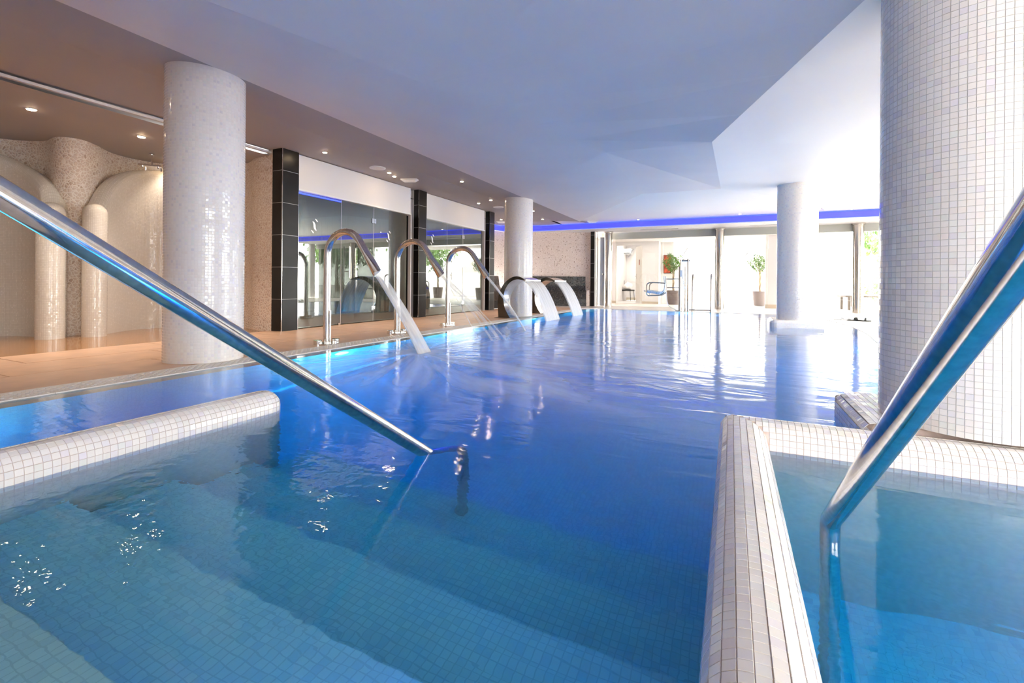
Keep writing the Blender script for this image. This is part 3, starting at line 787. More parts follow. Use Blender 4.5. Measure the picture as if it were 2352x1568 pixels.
glass_leaf(7.98, 8.88, 'fixed dark glass panel with a white S mark, right of the middle black pillar', sign=(8.31, 1.63, 0.85))
glass_leaf(8.88, 9.57, 'glass door leaf with a vertical bar handle in the second bay', True, clip=9.57)
glass_leaf(9.57, 10.50, 'fixed glass panel of the second bay beside the last black pillar')
# blue cove glow strip just above the first pane
bl = MB(); bl.box(-5.812, -5.802, 4.85, 5.72, 2.008, 2.03); tag(bl.build('led_strip', M['led']), 'thin blue light strip along the top of the first dark glass panel', 'light')

# far-left corner walls behind the pillar, speckled pebble wall, black mosaic heated benches
fw = MB()
wallpath = [(-6.9, 11.0), (-6.9, 13.3), (-6.75, 13.72), (-6.3, 13.98), (-4.12, 14.80)]
for i in range(len(wallpath)-1):
    a, b = wallpath[i], wallpath[i+1]; fw.quad((a[0], a[1], 0.0), (b[0], b[1], 0.0), (b[0], b[1], 2.4), (a[0], a[1], 2.4))
struct(fw, 'wall_back_left', M['speckle'])
ww = MB(); ww.quad((-6.9, 10.95, 0), (-5.75, 10.95, 0), (-5.75, 10.95, 2.6), (-6.9, 10.95, 2.6)); struct(ww, 'wall_return', M['paint'])
def bench(name, front, back, label, endpanel=False):
    """S-profile bench between a front line and a back line on plan"""
    o = empty(name, (0, 0, 0), 0, label, 'bench')
    prof = [(0.0, 0.0), (0.03, 0.12), (0.05, 0.22), (0.02, 0.36), (-0.02, 0.46), (0.0, 0.50), (0.10, 0.50), (0.30, 0.47), (0.44, 0.50), (0.52, 0.64), (0.56, 0.93), (0.60, 0.945), (0.66, 0.945)]
    mb = MB(); rows = []
    for (f_, b_) in zip(front, back):
        f_ = Vector(f_); b_ = Vector(b_); d = (b_-f_)/0.66
        rows.append([(f_.x+d.x*s, f_.y+d.y*s, z) for s, z in prof])
    L = 0
    for i in range(len(rows)-1):
        dl = math.dist(rows[i][0], rows[i+1][0])
        for k in range(len(prof)-1):
            s0 = sum(math.dist(prof[j], prof[j+1]) for j in range(k)); s1 = s0+math.dist(prof[k], prof[k+1])
            mb.add([rows[i][k], rows[i+1][k], rows[i+1][k+1], rows[i][k+1]], [(0, 1, 2, 3)], [[(L, s0), (L+dl, s0), (L+dl, s1), (L, s1)]])
        L += dl
    mb.build('bench_body', M['blackmosaic'], o, smooth=True)
    if endpanel:
        f_ = Vector(front[-1]); b_ = Vector(back[-1]); d = (b_-f_)/0.66; side = Vector((d.y, -d.x)).normalized()*0.10
        P = [(f_.x+d.x*s, f_.y+d.y*s, z) for s, z in prof if z <= 0.52 and s < 0.5]
        P += [(f_.x+d.x*0.5, f_.y+d.y*0.5, 0.5), (f_.x+d.x*0.5, f_.y+d.y*0.5, 0.0)]
        n_ = len(P); Q = [(p[0]+side.x, p[1]+side.y, p[2]+0.012) for p in P]
        mb = MB(); mb.add(P+Q, [tuple(range(n_)), tuple(range(n_, 2*n_))[::-1]]+[(k, (k+1) % n_, n_+(k+1) % n_, n_+k) for k in range(n_)])
        mb.build('end_panel', M['speckle'], o)
    return o
bench('heated_bench', [(-6.2, 13.62), (-5.6, 13.95), (-4.93, 14.2), (-4.18, 14.44)], [(-6.5, 13.85), (-5.8, 14.15), (-5.1, 14.42), (-4.3, 14.72)], 'black mosaic heated bench with a high back along the speckled wall', True)
bench('heated_bench', [(-5.95, 11.05), (-5.95, 12.4), (-6.1, 13.2)], [(-6.75, 11.05), (-6.75, 12.4), (-6.8, 13.2)], 'black mosaic bench seen in the gap between last pillar and slim column')
# black tiled pillar + door beside first steel column
tp_ = empty('tiled_pillar', (-4.10, 14.58, 0), 0, 'narrow black tiled pillar at the right end of the speckled wall', 'pillar')
mb = MB(); mb.box(0.006, 0.13, 0.006, 0.2, 0, 2.385); mb.build('joint_core', M['grout_light'], tp_)
z = 0
while z < 2.37:
    b = MB(); b.box(0.01, 0.135, 0.0, 0.006, z, min(z+0.448, 2.385)); b.build('tile', M['black_tile'], tp_)
    z += 0.455
fpn = empty('glass_panel', (-3.93, 14.62, 0), 0, 'narrow fixed glass panel beside the black pillar end', 'glass panel')
mb = MB(); mb.box(-0.04, 0.05, 0, 0.01, 0, 2.2); mb.build('pane', M['clearglass'], fpn)
mb = MB(); mb.box(0.04, 0.055, -0.01, 0.02, 0, 2.38); mb.build('frame', M['steel'], fpn)
d = empty('door_1', (-3.86, 14.86, 0)); d['kind'] = 'structure'
mb = MB(); mb.box(0, 0.30, 0, 0.04, 0.01, 2.22, Matrix.Rotation(0.5, 4, 'Z')); mb.build('leaf', M['white'], d)
mb = MB(); mb.tube([(0.08, -0.03, 1.03), (0.17, 0.02, 1.03)], 0.009, 8); mb.cyl(0.08, 0.0, 1.0, 1.06, 0.014, 8); mb.build('handle', M['steel'], d)

# --- shower area on the left
sf = MB(); sf.box(-9.6, -5.95, -3.5, 4.75, -0.1, -0.008); struct(sf, 'floor_shower', M['wet'])
sc_ = MB(); sc_.quad((-9.6, -3.6, 2.50), (-9.6, 4.75, 2.50), (-5.99, 4.75, 2.50), (-5.99, -3.6, 2.50)); struct(sc_, 'ceiling_shower', M['taupe'])
tr = MB(); tr.box(-6.0, -5.955, -3.5, 4.56, 2.530, 2.556); struct(tr, 'trim_4', M['paint'])
# undulating pebble wall
pw = spline([(-9.3, -3.5, 0), (-9.2, 0.5, 0), (-8.95, 1.6, 0), (-8.55, 2.5, 0), (-8.16, 2.86, 0), (-7.72, 2.86, 0), (-7.56, 3.02, 0), (-7.68, 3.25, 0), (-7.98, 3.6, 0), (-7.98, 4.1, 0), (-7.5, 4.62, 0), (-6.75, 4.70, 0), (-6.3, 4.56, 0), (-5.90, 4.545, 0)], 8)
mb = MB(); L = 0
for i in range(len(pw)-1):
    a, b = pw[i], pw[i+1]; dl = (b-a).length
    mb.add([(a.x, a.y, -0.01), (b.x, b.y, -0.01), (b.x, b.y, 2.51), (a.x, a.y, 2.51)], [(0, 1, 2, 3)], [[(L, 0), (L+dl, 0), (L+dl, 2.5), (L, 2.5)]]); L += dl
struct(mb, 'wall_shower', M['pebble'], smooth=True)
def shower_wall(path, w, label):
    """rounded-top mosaic shell along a plan path; path points (x, y, top height)"""
    o = empty('shower_niche', (0, 0, 0), 0, label, 'shower wall')
    P = spline(path, 6); rows = []; arc = [(-1, None)]
    ang = [PI - k/10*PI for k in range(11)]; L = [0]
    for i, p in enumerate(P):
        d = (P[min(i+1, len(P)-1)]-P[max(i-1, 0)]); d.z = 0; d.normalize(); nn = Vector((d.y, -d.x, 0)); r = w/2
        row = [Vector((p.x, p.y, -0.01))-nn*r] + [Vector((p.x, p.y, p.z-r))+nn*r*math.cos(a)+Vector((0, 0, r*math.sin(a))) for a in ang] + [Vector((p.x, p.y, -0.01))+nn*r]
        rows.append(row)
        if i: L.append(L[-1]+(Vector((p.x, p.y))-Vector((P[i-1].x, P[i-1].y))).length)
    m = len(rows[0]); mb = MB()
    for i in range(len(rows)-1):
        for k in range(m-1):
            q = [rows[i][k], rows[i+1][k], rows[i+1][k+1], rows[i][k+1]]
            off = [0.0, 0.0]
            if k == 0 or k == m-2: uv = [(L[i], q[0].z), (L[i+1], q[1].z), (L[i+1], q[2].z), (L[i], q[3].z)]
            else: uv = [(L[i], p_.z+0.1*k) for p_ in q]; uv = [(L[i], 3+k*w*0.16), (L[i+1], 3+k*w*0.16), (L[i+1], 3+(k+1)*w*0.16), (L[i], 3+(k+1)*w*0.16)]
            mb.add(q, [(0, 1, 2, 3)], [uv])
    mb.build('shell', M['mosaic_cream'], o, smooth='all')
    # rounded nose: full height tube with a domed top
    p = P[0]; r = w/2*1.12; mb = MB(); seg = 28; prof = [(r, -0.01), (r, p.z-r)] + [(r*math.cos(k/6*PI/2), p.z-r+r*math.sin(k/6*PI/2)) for k in range(1, 7)]
    for i in range(len(prof)-1):
        for k in range(seg):
            a, b = 2*PI*k/seg, 2*PI*(k+1)/seg; (r0, z0), (r1, z1) = prof[i], prof[i+1]
            mb.add([(p.x+r0*math.cos(a), p.y+r0*math.sin(a), z0), (p.x+r0*math.cos(b), p.y+r0*math.sin(b), z0), (p.x+r1*math.cos(b), p.y+r1*math.sin(b), z1), (p.x+r1*math.cos(a), p.y+r1*math.sin(a), z1)],
                   [(0, 1, 2, 3)], [[(r*a, z0), (r*b, z0), (r*b, z1), (r*a, z1)]])
    bm_ = mb.build('rounded_nose', M['mosaic_cream'], o, smooth='all')
    bm = bmesh.new(); bm.from_mesh(bm_.data); bmesh.ops.remove_doubles(bm, verts=bm.verts, dist=1e-5); bm.to_mesh(bm_.data); bm.free()
    return o
shower_wall([(-7.40, 2.70, 1.63), (-7.58, 2.80, 1.64), (-7.75, 2.82, 1.90), (-8.12, 2.74, 2.14), (-8.40, 2.50, 2.30), (-8.75, 1.9, 2.42), (-9.0, 1.0, 2.44), (-9.1, -0.5, 2.44)], 0.24, 'leftmost curved cream mosaic shower niche with a rounded nose')
shower_wall([(-7.26, 3.07, 1.66), (-7.44, 3.14, 1.66), (-7.60, 3.32, 1.98), (-7.80, 3.60, 2.22), (-7.88, 3.90, 2.33), (-7.80, 4.20, 2.38), (-7.48, 4.52, 2.40), (-7.1, 4.60, 2.40)], 0.22, 'curved cream mosaic shower niche partly hidden by the near left column')
sh = empty('rain_shower', (-7.46, 3.80, 2.30), 0.9, 'flat chrome rain shower head hanging from the shower ceiling', 'shower head')
mb = MB(); mb.box(-0.13, 0.13, -0.13, 0.13, 0, 0.02); mb.build('plate', M['chrome'], sh)
mb = MB(); mb.tube([(0, 0, 0.02), (0, 0, 0.2)], 0.012, 10); mb.cyl(0, 0, 0.185, 0.2, 0.03, 16); mb.build('ceiling_rod', M['chrome'], sh)
for sx, sy in ((-0.09, -0.09), (0.09, -0.09), (-0.09, 0.09), (0.09, 0.09)):
    mb = MB(); mb.cyl(sx, sy, -0.025, 0, 0.012, 10); mb.build('nozzle', M['chrome'], sh)

# --- outer walls (out of view but closing the room)
ow = MB(); ow.box(-9.7, -9.6, -3.6, 4.8, -0.1, 2.9); struct(ow, 'wall_left_outer', M['paint'])
ow = MB(); ow.box(-9.7, -1.2, -3.6, -3.5, 0, 2.9); ow.box(-1.2, 5.4, -3.6, -3.5, 2.4, 2.9); ow.box(-1.2, 1.4, -3.6, -3.5, 0, 2.4); struct(ow, 'wall_near', M['paint'])  # solid part beside the window sized to cut daylight on the big column
ow = MB(); ow.box(5.3, 5.4, -3.6, 15.4, 2.38, 2.9); ow.box(5.3, 5.4, 1.0, 5.6, 0, 2.38)  # solid stretch added to block daylight from the big column
for y in (-3.5, 1.0, 5.6, 10.4, 15.0): ow.box(5.25, 5.4, y-0.12, y+0.12, 0, 2.4)
struct(ow, 'wall_right', M['paint'])
wn = MB()
for y0, y1 in ((-3.38, 0.88), (5.72, 10.28), (10.52, 14.88)): wn.box(5.30, 5.31, y0, y1, 0, 2.38)
struct(wn, 'window_1', M['clearglass'])
wn = MB(); wn.box(1.4, 5.3, -3.55, -3.54, 0, 2.4); struct(wn, 'window_2', M['clearglass'])

# --- steel columns and glass front at y = 15
def steel_column(x, y, label):
    o = empty('steel_column', (x, y, 0), 0, label, 'column')
    mb = MB(); mb.cyl(0, 0, 0, 2.36, 0.125, 40); mb.build('shaft', M['column_steel'], o, smooth=True)
    mb = MB(); mb.cyl(0, 0, 2.345, 2.385, 0.155, 40); mb.build('collar', M['column_steel'], o, smooth=True)
    mb = MB(); mb.cyl(0, 0, 0, 0.012, 0.14, 40); mb.build('base_ring', M['column_steel'], o, smooth=True)
steel_column(-3.58, 14.83, 'polished steel column beside the white door at the end of the pool')
steel_column(-0.32, 15.05, 'polished steel column behind the pool ladder rails')
steel_column(3.05, 15.15, 'polished steel column seen between the far mosaic column and the near one')
lin = MB(); lin.box(-3.9, 5.3, 15.22, 15.40, 2.18, 2.40); struct(lin, 'trim_5', plain('grey_beam_paint', (0.42, 0.42, 0.38), 0.5))
gx = [-3.45, -0.45, 0.92]
fg = MB()
wnd = empty('window_3', (0, 0, 0)); wnd['kind'] = 'structure'
for x0, x1, s in ((-3.45, -1.95, -2.95), (-1.94, -0.44, -1.30), (-0.20, 0.95, 0.45), (1.36, 2.92, None), (3.18, 5.2, None)):
    mb = MB(); mb.box(x0, x1, 15.28, 15.29, 0, 2.2); mb.build('pane', M['clearglass'], wnd)
    if s is not None:
        for (dx, dz) in ((0.05, 0.09), (0, 0), (-0.05, -0.09)):
            mb = MB(); mb.add([(s+dx-0.05, 15.27, 1.72+dz-0.035), (s+dx-0.03, 15.27, 1.72+dz-0.05), (s+dx+0.05, 15.27, 1.72+dz+0.035), (s+dx+0.03, 15.27, 1.72+dz+0.05)], [(0, 1, 2, 3)])
            mb.build('sign_dash', M['sign_grey'], wnd)
vent = empty('slot_vent', (-2.0, 14.62, 2.385), 0, 'long dark slot air vent in the white ceiling band above the glass front', 'vent')
mb = MB(); mb.box(-0.55, 0.55, -0.04, 0.04, -0.004, 0.0); mb.build('slot', M['black'], vent)
mb = MB(); mb.box(-0.57, 0.57, -0.055, -0.04, -0.006, 0); mb.box(-0.57, 0.57, 0.04, 0.055, -0.006, 0); mb.build('frame', M['white'], vent)
dup(vent, (1.0, 14.62, 2.385), None, 'dark slot air vent ending at the left side of the far mosaic column')

# --- hall behind the glass front
hw = MB()
hw.box(-4.3, -3.97, 17.72, 17.85, 0, 2.6); hw.box(-3.97, -3.0, 17.72, 17.85, 2.18, 2.6); hw.box(-3.0, -2.41, 17.72, 17.85, 0, 2.6)
hw.box(-4.4, -4.3, 15.3, 22, 0, 2.6); hw.box(-2.52, -2.41, 17.85, 18.25, 0, 2.6); hw.box(-2.41, -1.95, 18.25, 18.36, 0, 2.6); hw.box(-2.05, -1.95, 18.36, 22.0, 0, 2.6)
struct(hw, 'wall_hall', M['paint'])
hb = MB(); hb.box(-4.3, -3.97, 17.705, 17.72, 0, 0.08); hb.box(-3.0, -2.41, 17.705, 17.72, 0, 0.08); struct(hb, 'baseboard_hall', M['beige'])
hc = MB(); hc.box(-4.4, 1.5, 15.3, 18.8, 2.30, 2.4); struct(hc, 'ceiling_hall', M['paint'])
rm = MB(); rm.quad((-6, 21.3, 0), (-2.0, 21.3, 0), (-2.0, 21.3, 2.6), (-6, 21.3, 2.6)); rm.quad((-6, 17.9, 2.6), (-2, 17.9, 2.6), (-2, 21.4, 2.6), (-6, 21.4, 2.6)); struct(rm, 'wall_back_room', M['paint']); lamp('room_lamp', 'AREA', (-3.4, 19.6, 2.55), 30, (1.0, 0.93, 0.86), (0, 0, 0), 1.2); lamp('hall_lamp', 'AREA', (-1.5, 16.6, 2.28), 15, (1.0, 0.95, 0.90), (0, 0, 0), 3.0, 0.5)
rb2 = MB(); rb2.box(-4.3, -2.05, 21.27, 21.3, 0, 0.12); struct(rb2, 'baseboard_room', M['beige'])
dd = empty('door_2', (-3.0, 17.72, 0), math.radians(114)); dd['kind'] = 'structure'
mb = MB(); mb.box(0, 0.90, -0.02, 0.02, 0.01, 2.16); mb.build('leaf', M['door_paint'], dd)
mb = MB(); mb.tube([(0.82, 0.02, 1.03), (0.82, 0.07, 1.03), (0.70, 0.07, 1.03)], 0.012, 8); mb.box(0.80, 0.84, 0.02, 0.03, 0.93, 1.12); mb.build('handle', M['steel'], dd)
mb = MB(); mb.box(0.30, 0.42, 0.021, 0.025, 1.45, 1.65); mb.build('sign', M['red'], dd)
ac = empty('air_conditioner', (-4.42, 20.9, 2.02), 0, 'white air conditioning unit high on the wall inside the open doorway', 'air conditioner')
mb = MB(); mb.box(-0.25, 0.42, -0.2, 0.2, 0.02, 0.26); mb.build('casing', M['white'], ac)
mb = MB(); mb.box(-0.2, 0.37, -0.215, -0.19, 0.05, 0.075); mb.build('outlet_slot', M['black'], ac)
# wall with sloping top, low wall outside
gw = MB(); gw.add([(-1.95, 22.2, 0), (2.3, 22.2, 0), (2.3, 22.2, 1.35), (-0.9, 22.2, 2.98), (-1.95, 22.2, 2.98)] + [(-1.95, 22.4, 0), (2.3, 22.4, 0), (2.3, 22.4, 1.35), (-0.9, 22.4, 2.98), (-1.95, 22.4, 2.98)],
       [(0, 1, 2, 3, 4), (9, 8, 7, 6, 5), (0, 5, 6, 1), (1, 6, 7, 2), (2, 7, 8, 3), (3, 8, 9, 4), (4, 9, 5, 0)])
struct(gw, 'wall_ramp', plain('cream_render', (0.62, 0.57, 0.52), 0.7, noise=0.03))
lw = MB(); lw.box(-0.2, 4.0, 21.6, 21.75, 0, 1.27); struct(lw, 'wall_low', M['paint'])
bbr = MB(); bbr.box(-1.95, -0.2, 22.17, 22.2, 0, 0.12); struct(bbr, 'baseboard_ramp', M['beige'])
pc = empty('wall_pillar', (1.16, 16.6, 0), 0, 'white square wall pillar with beige skirting left of the far mosaic column', 'pillar')
mb = MB(); mb.box(-0.2, 0.2, -0.1, 0.2, 0, 2.4); mb.build('shaft', M['paint'], pc)
mb = MB(); mb.box(-0.21, 0.21, -0.115, -0.1, 0, 0.12); mb.build('skirting', M['beige'], pc)
pic = empty('picture', (-2.19, 18.20, 1.3), 0, 'orange red framed picture on the bright wall behind the nearer potted tree', 'picture')
mb = MB(); mb.box(-0.10, 0.14, 0.0, 0.03, -0.15, 0.50); mb.build('print', M['red'], pic)
mb = MB(); mb.box(-0.12, -0.10, -0.005, 0.035, -0.17, 0.52); mb.box(0.14, 0.16, -0.005, 0.035, -0.17, 0.52); mb.box(-0.12, 0.16, -0.005, 0.035, 0.50, 0.52); mb.box(-0.12, 0.16, -0.005, 0.035, -0.17, -0.15); mb.build('frame', M['wood'], pic)
# exterior ground
eg = MB(); eg.quad((-60, 23.0, -0.02), (80, 23.0, -0.02), (80, 120, -0.02), (-60, 120, -0.02)); eg.quad((5.4, -60, -0.02), (80, -60, -0.02), (80, 23, -0.02), (5.4, 23, -0.02)); eg.quad((-60, -60, -0.02), (5.4, -60, -0.02), (5.4, -3.6, -0.02), (-60, -3.6, -0.02))
struct(eg, 'ground', M['concrete'])

# ============================================================ THINGS
# --- handrails
rl = empty('handrail', (-1.15, 1.61, 0), 0, 'long polished steel handrail descending from upper left into the pool centre', 'handrail')
A = Vector((0, -2.15, 1.45)); B = Vector((0, 0.26, -0.19)); Cc = Vector((0, 0.30, -1.25))
pts = [A, Vector((0, -1.2, 0.81)), Vector((0, 0, -0.01)), Vector((0, 0.20, -0.145))] + bez((0, 0.22, -0.16), (0, 0.30, -0.215), (0, 0.30, -0.34), 6) + [Cc]
mb = MB(); mb.tube(pts, 0.0255, 24); mb.build('rail_tube', M['rail'], rl, smooth=True)
mb = MB(); mb.cyl(0, 0.30, -1.25, -1.24, 0.06, 24); mb.build('base_flange', M['rail'], rl, smooth=True)
rr = empty('handrail', (0.255, 1.56, 0), 0, 'thick scuffed steel handrail on the right bending down into the small basin', 'handrail')
pts = [Vector((0, -2.2, 1.66)), Vector((0, -1.0, 0.78)), Vector((0, -0.05, 0.082))] + bez((0, -0.018, 0.058), (0, 0.004, 0.042), (0, 0.004, 0.015), 5) + [Vector((0, 0.004, -1.17))]
mb = MB(); mb.tube(pts, 0.0245, 32); mb.build('rail_tube', M['rail'], rr, smooth=True)
mb = MB(); mb.cyl(0, 0.004, -1.17, -1.155, 0.06, 24); mb.build('base_flange', M['rail'], rr, smooth=True)

# --- swan neck water cannons
def swan(x, y, label, water):
    o = empty('water_cannon', (x, y, 0), 0, label, 'water jet', 'swan neck water cannons on the deck')
    pts = [(0, 0, 0), (0, 0, 0.5), (0, 0, 0.90)]
    for k in range(0, 17):
        a = PI - k/16*math.radians(145); pts.append((0.26+0.26*math.cos(a), 0, 1.0+0.26*math.sin(a)))
    pts += [(0.56, 0, 1.03), (0.66, 0, 0.89)]
    n_ = len(pts); rs = [0.040]*(n_-2) + [0.041, 0.045]
    flat = [(1, 1)]*(n_-2) + [(0.95, 1.0), (0.50, 1.30)]
    pts.append((0.725, 0, 0.80)); rs.append(0.045); flat.append((0.35, 1.35))
    mb = MB(); mb.tube(pts, rs, 20, flat=flat); mb.build('neck_tube', M['steel'], o, smooth=True)
    mb = MB(); mb.cyl(0.0, 0.0, 0, 0.012, 0.13, 28); mb.build('base_plate', M['steel'], o, smooth=True)
    mb = MB(); mb.cyl(-0.02, -0.11, 0.0, 0.05, 0.045, 18); mb.build('anchor_cup', M['chrome'], o, smooth=True)
    mb = MB(); mb.cyl(0.03, 0.10, 0.0, 0.05, 0.045, 18); mb.build('anchor_cup', M['chrome'], o, smooth=True)
    mb = MB(); mb.tube([(0.045, 0, 0.0), (0.045, 0, 0.38)], 0.014, 10); mb.build('side_pipe', M['steel'], o, smooth=True)
    return o
swan(-4.15, 3.89, 'nearest steel swan neck water cannon with the thickest jet', 0)
swan(-4.18, 5.15, 'middle steel swan neck water cannon with a broken fanning jet', 1)
swan(-4.20, 6.45, 'farthest steel swan neck water cannon with a thin straight jet', 2)
def jet(name, x0, y0, z0, x1, r0, r1, mat, label, fy=1.6, y1=None, z1=-0.02):
    mb = MB(); pts = []; rs = []; fl = []
    y1 = y0 if y1 is None else y1
    for k in range(13):
        t = k/12; pts.append((x0+(x1-x0)*t, y0+(y1-y0)*t, z0+(z1-z0)*(0.80*t+0.20*t*t))); rs.append(r0+(r1-r0)*t); fl.append((0.6, fy))
    mb.tube(pts, rs, 18, cap=False, flat=fl)
    return tag(mb.build(name, mat, smooth='all'), label, 'water')
jet('water_stream', -3.42, 3.89, 0.80, -2.80, 0.040, 0.062, M['stream'], 'thick white blurred water jet falling from the nearest water cannon')
def multi():
    o = empty('water_stream', (-3.45, 5.15, 0.80), 0, 'faint fanning spray falling from the middle water cannon', 'water')
    for dx, dy, r0, r1, mt in ((0.86, 0.04, 0.038, 0.024, 'spray'), (0.78, -0.02, 0.022, 0.016, 'spray'), (0.55, 0.02, 0.008, 0.012, 'spray'), (0.92, 0.10, 0.012, 0.012, 'spray')):
        mb = MB(); pts = []; rs = []
        for k in range(11):
            t = k/10; pts.append((dx*t, dy*t, -0.82*(0.8*t+0.2*t*t))); rs.append(r0+(r1-r0)*t)
        mb.tube(pts, rs, 12, cap=False, flat=[(0.6, 1.5)]*11); mb.build('strand', M[mt], o, smooth='all')
multi()
jet('water_stream', -3.47, 6.45, 0.80, -2.80, 0.030, 0.018, M['stream'], 'thin straight water jet falling from the farthest water cannon', 1.0)

# --- arch fountains
def arch(x, y, label, w0=0.30, w1=0.78):
    """y is the centre line; the band widens from the base to the lip"""
    o = empty('arch_fountain', (x, y, 0), 0, label, 'fountain', 'steel arch fountains')
    outer = spline([(0.0, 0, 0.0), (-0.01, 0, 0.15), (-0.02, 0, 0.34), (0.03, 0, 0.54), (0.14, 0, 0.70), (0.30, 0, 0.81), (0.46, 0, 0.845), (0.60, 0, 0.815), (0.68, 0, 0.775)], 4)
    inner = spline([(0.27, 0, 0.0), (0.20, 0, 0.10), (0.14, 0, 0.22), (0.115, 0, 0.36), (0.14, 0, 0.50), (0.22, 0, 0.64), (0.34, 0, 0.74), (0.50, 0, 0.785), (0.67, 0, 0.758)], 4)
    n_ = len(outer); hw = [(w0+(w1-w0)*max(0, (i/(n_-1)-0.35)/0.65)**1.3)/2 for i in range(n_)]
    for sg in (-1, 1):
        mb = MB()
        for i in range(n_-1):
            a, b = hw[i]*sg, hw[i+1]*sg
            q = [(outer[i].x, a, outer[i].z), (inner[i].x, a, inner[i].z), (inner[i+1].x, b, inner[i+1].z), (outer[i+1].x, b, outer[i+1].z)]
            mb.add(q if sg > 0 else q[::-1], [(0, 1, 2, 3)])
        mb.build('side_plate', M['arch_side'], o)
    for L_, nm in ((outer, 'outer_band'), (inner, 'inner_band')):
        mb = MB()
        for i in range(n_-1): mb.add([(L_[i].x, -hw[i], L_[i].z), (L_[i+1].x, -hw[i+1], L_[i+1].z), (L_[i+1].x, hw[i+1], L_[i+1].z), (L_[i].x, hw[i], L_[i].z)], [(0, 1, 2, 3)])
        mb.build(nm, M['steel'], o, smooth='all')
    mb = MB(); mb.box(-0.08, 0.34, -w0/2-0.04, w0/2+0.04, 0, 0.012); mb.build('base_plate', M['steel'], o)
    mb = MB(); mb.box(0.66, 0.70, -w1/2, w1/2, 0.752, 0.782); mb.build('nozzle_lip', M['chrome'], o)
    return o
M['arch_side'] = plain('dark_steel_side', (0.10, 0.085, 0.07), 0.25, 0.8, noise=0.2)
arch(-4.28, 8.60, 'nearer steel arch fountain pouring a broad white water sheet')
arch(-4.28, 10.25, 'farther steel arch fountain half hidden behind the slim column')
def sheet(x, y, label, w=0.76, reach=0.46):
    mb = MB(); rows = []; n_ = 12
    for th in (0.0, -0.02):
        for k in range(n_+1):
            t = k/n_; px = x+reach*t; pz = 0.765-0.785*(0.30*t+0.70*t*t)
            rows.append([(px+th, y+0.01+(w-0.02)*j/8, pz+th) for j in range(9)])
    L = 0
    for s in range(2):
        for k in range(n_):
            a, b = rows[s*(n_+1)+k], rows[s*(n_+1)+k+1]
            for j in range(8):
                mb.add([a[j], b[j], b[j+1], a[j+1]], [(0, 1, 2, 3)], [[(j*w/8, k*.08), (j*w/8, (k+1)*.08), ((j+1)*w/8, (k+1)*.08), ((j+1)*w/8, k*.08)]])
    return tag(mb.build('water_sheet', M['sheet'], smooth='all'), label, 'water')
sheet(-3.60, 8.22, 'broad curved sheet of white water falling from the nearer arch fountain')
sheet(-3.60, 9.87, 'narrower looking sheet of white water falling from the farther arch fountain')

# --- ceiling spots
def spot(x, y, z, label, energy=14, mat='spot', r=0.028, group='recessed ceiling spots'):
    o = empty('ceiling_spot', (x, y, z), 0, label, 'light', group)
    mb = MB(); mb.cyl(0, 0, -0.008, 0.0, r+0.008, 20); mb.build('trim_ring', M['white'], o, smooth=True)
    mb = MB(); mb.cyl(0, 0, -0.012, -0.0085, r, 20); mb.build('lamp', M[mat], o, smooth=True)
    if energy: lamp('spot_lamp', 'SPOT', (x, y, z-0.02), energy*1.1, (1.0, 0.84, 0.68), (0, 0, 0), spot=math.radians(84), blend=1.0, radius=0.03)
spot(-6.70, 2.28, 2.50, 'warm ceiling spot over the showers, nearest the left frame edge', 55, r=0.036)
spot(-6.69, 3.29, 2.50, 'warm ceiling spot over the showers, close left of the near column', 55, r=0.036)
spot(-6.75, 0.9, 2.50, 'warm shower ceiling spot outside the left frame edge', 50)
spot(-7.6, 4.1, 2.50, 'warm shower ceiling spot hidden behind the near left column', 20)
spot(-5.34, 4.94, ZC, 'single warm ceiling spot above the first black pillar', 55)
spot(-5.30, 6.30, ZC, 'farther of the close pair of warm spots above the first glass bay', 30)
spot(-5.40, 6.55, ZC, 'lower of the close pair of warm spots above the first glass bay', 30)
spot(-4.45, 7.27, 2.552, 'warm ceiling spot near the ceiling edge above the farthest cannon', 30)
spot(-5.37, 9.53, ZC, 'warm ceiling spot close to the wall above the second glass bay', 35)
spot(-4.92, 9.29, ZC, 'warm ceiling spot just left of the slim column top', 35)
spot(-6.14, 12.25, ZC, 'small ceiling spot in the blue lit corner left of the slim column', 20)
spot(-4.60, 10.99, 2.565, 'small ceiling spot just right of the slim column top', 25)
spot(-4.98, 12.62, ZC, 'lower small ceiling spot right of the slim column', 25)
spot(-5.4, 1.5, ZC, 'warm ceiling spot over the left deck out of frame', 60)
spot(-5.4, 3.2, ZC, 'warm deck ceiling spot hidden by the near left column', 60)
for x, y, l_ in ((-2.45, 13.72, 'above the speckled wall end'), (0.19, 13.60, 'left of the far mosaic column'), (2.63, 13.69, 'right of the far mosaic column')):
    spot(x, y, ZC, 'pale ceiling spot close to the blue strip, ' + l_, 15, 'spot_cool')
for x, y, l_ in ((-3.05, 16.3, 'above the open doorway'), (-1.2, 16.3, 'left of the middle steel column'), (0.9, 16.5, 'over the farther potted tree')):
    spot(x, y, 2.30, 'pale hall ceiling spot behind the glass ' + l_, 0, 'spot_cool')
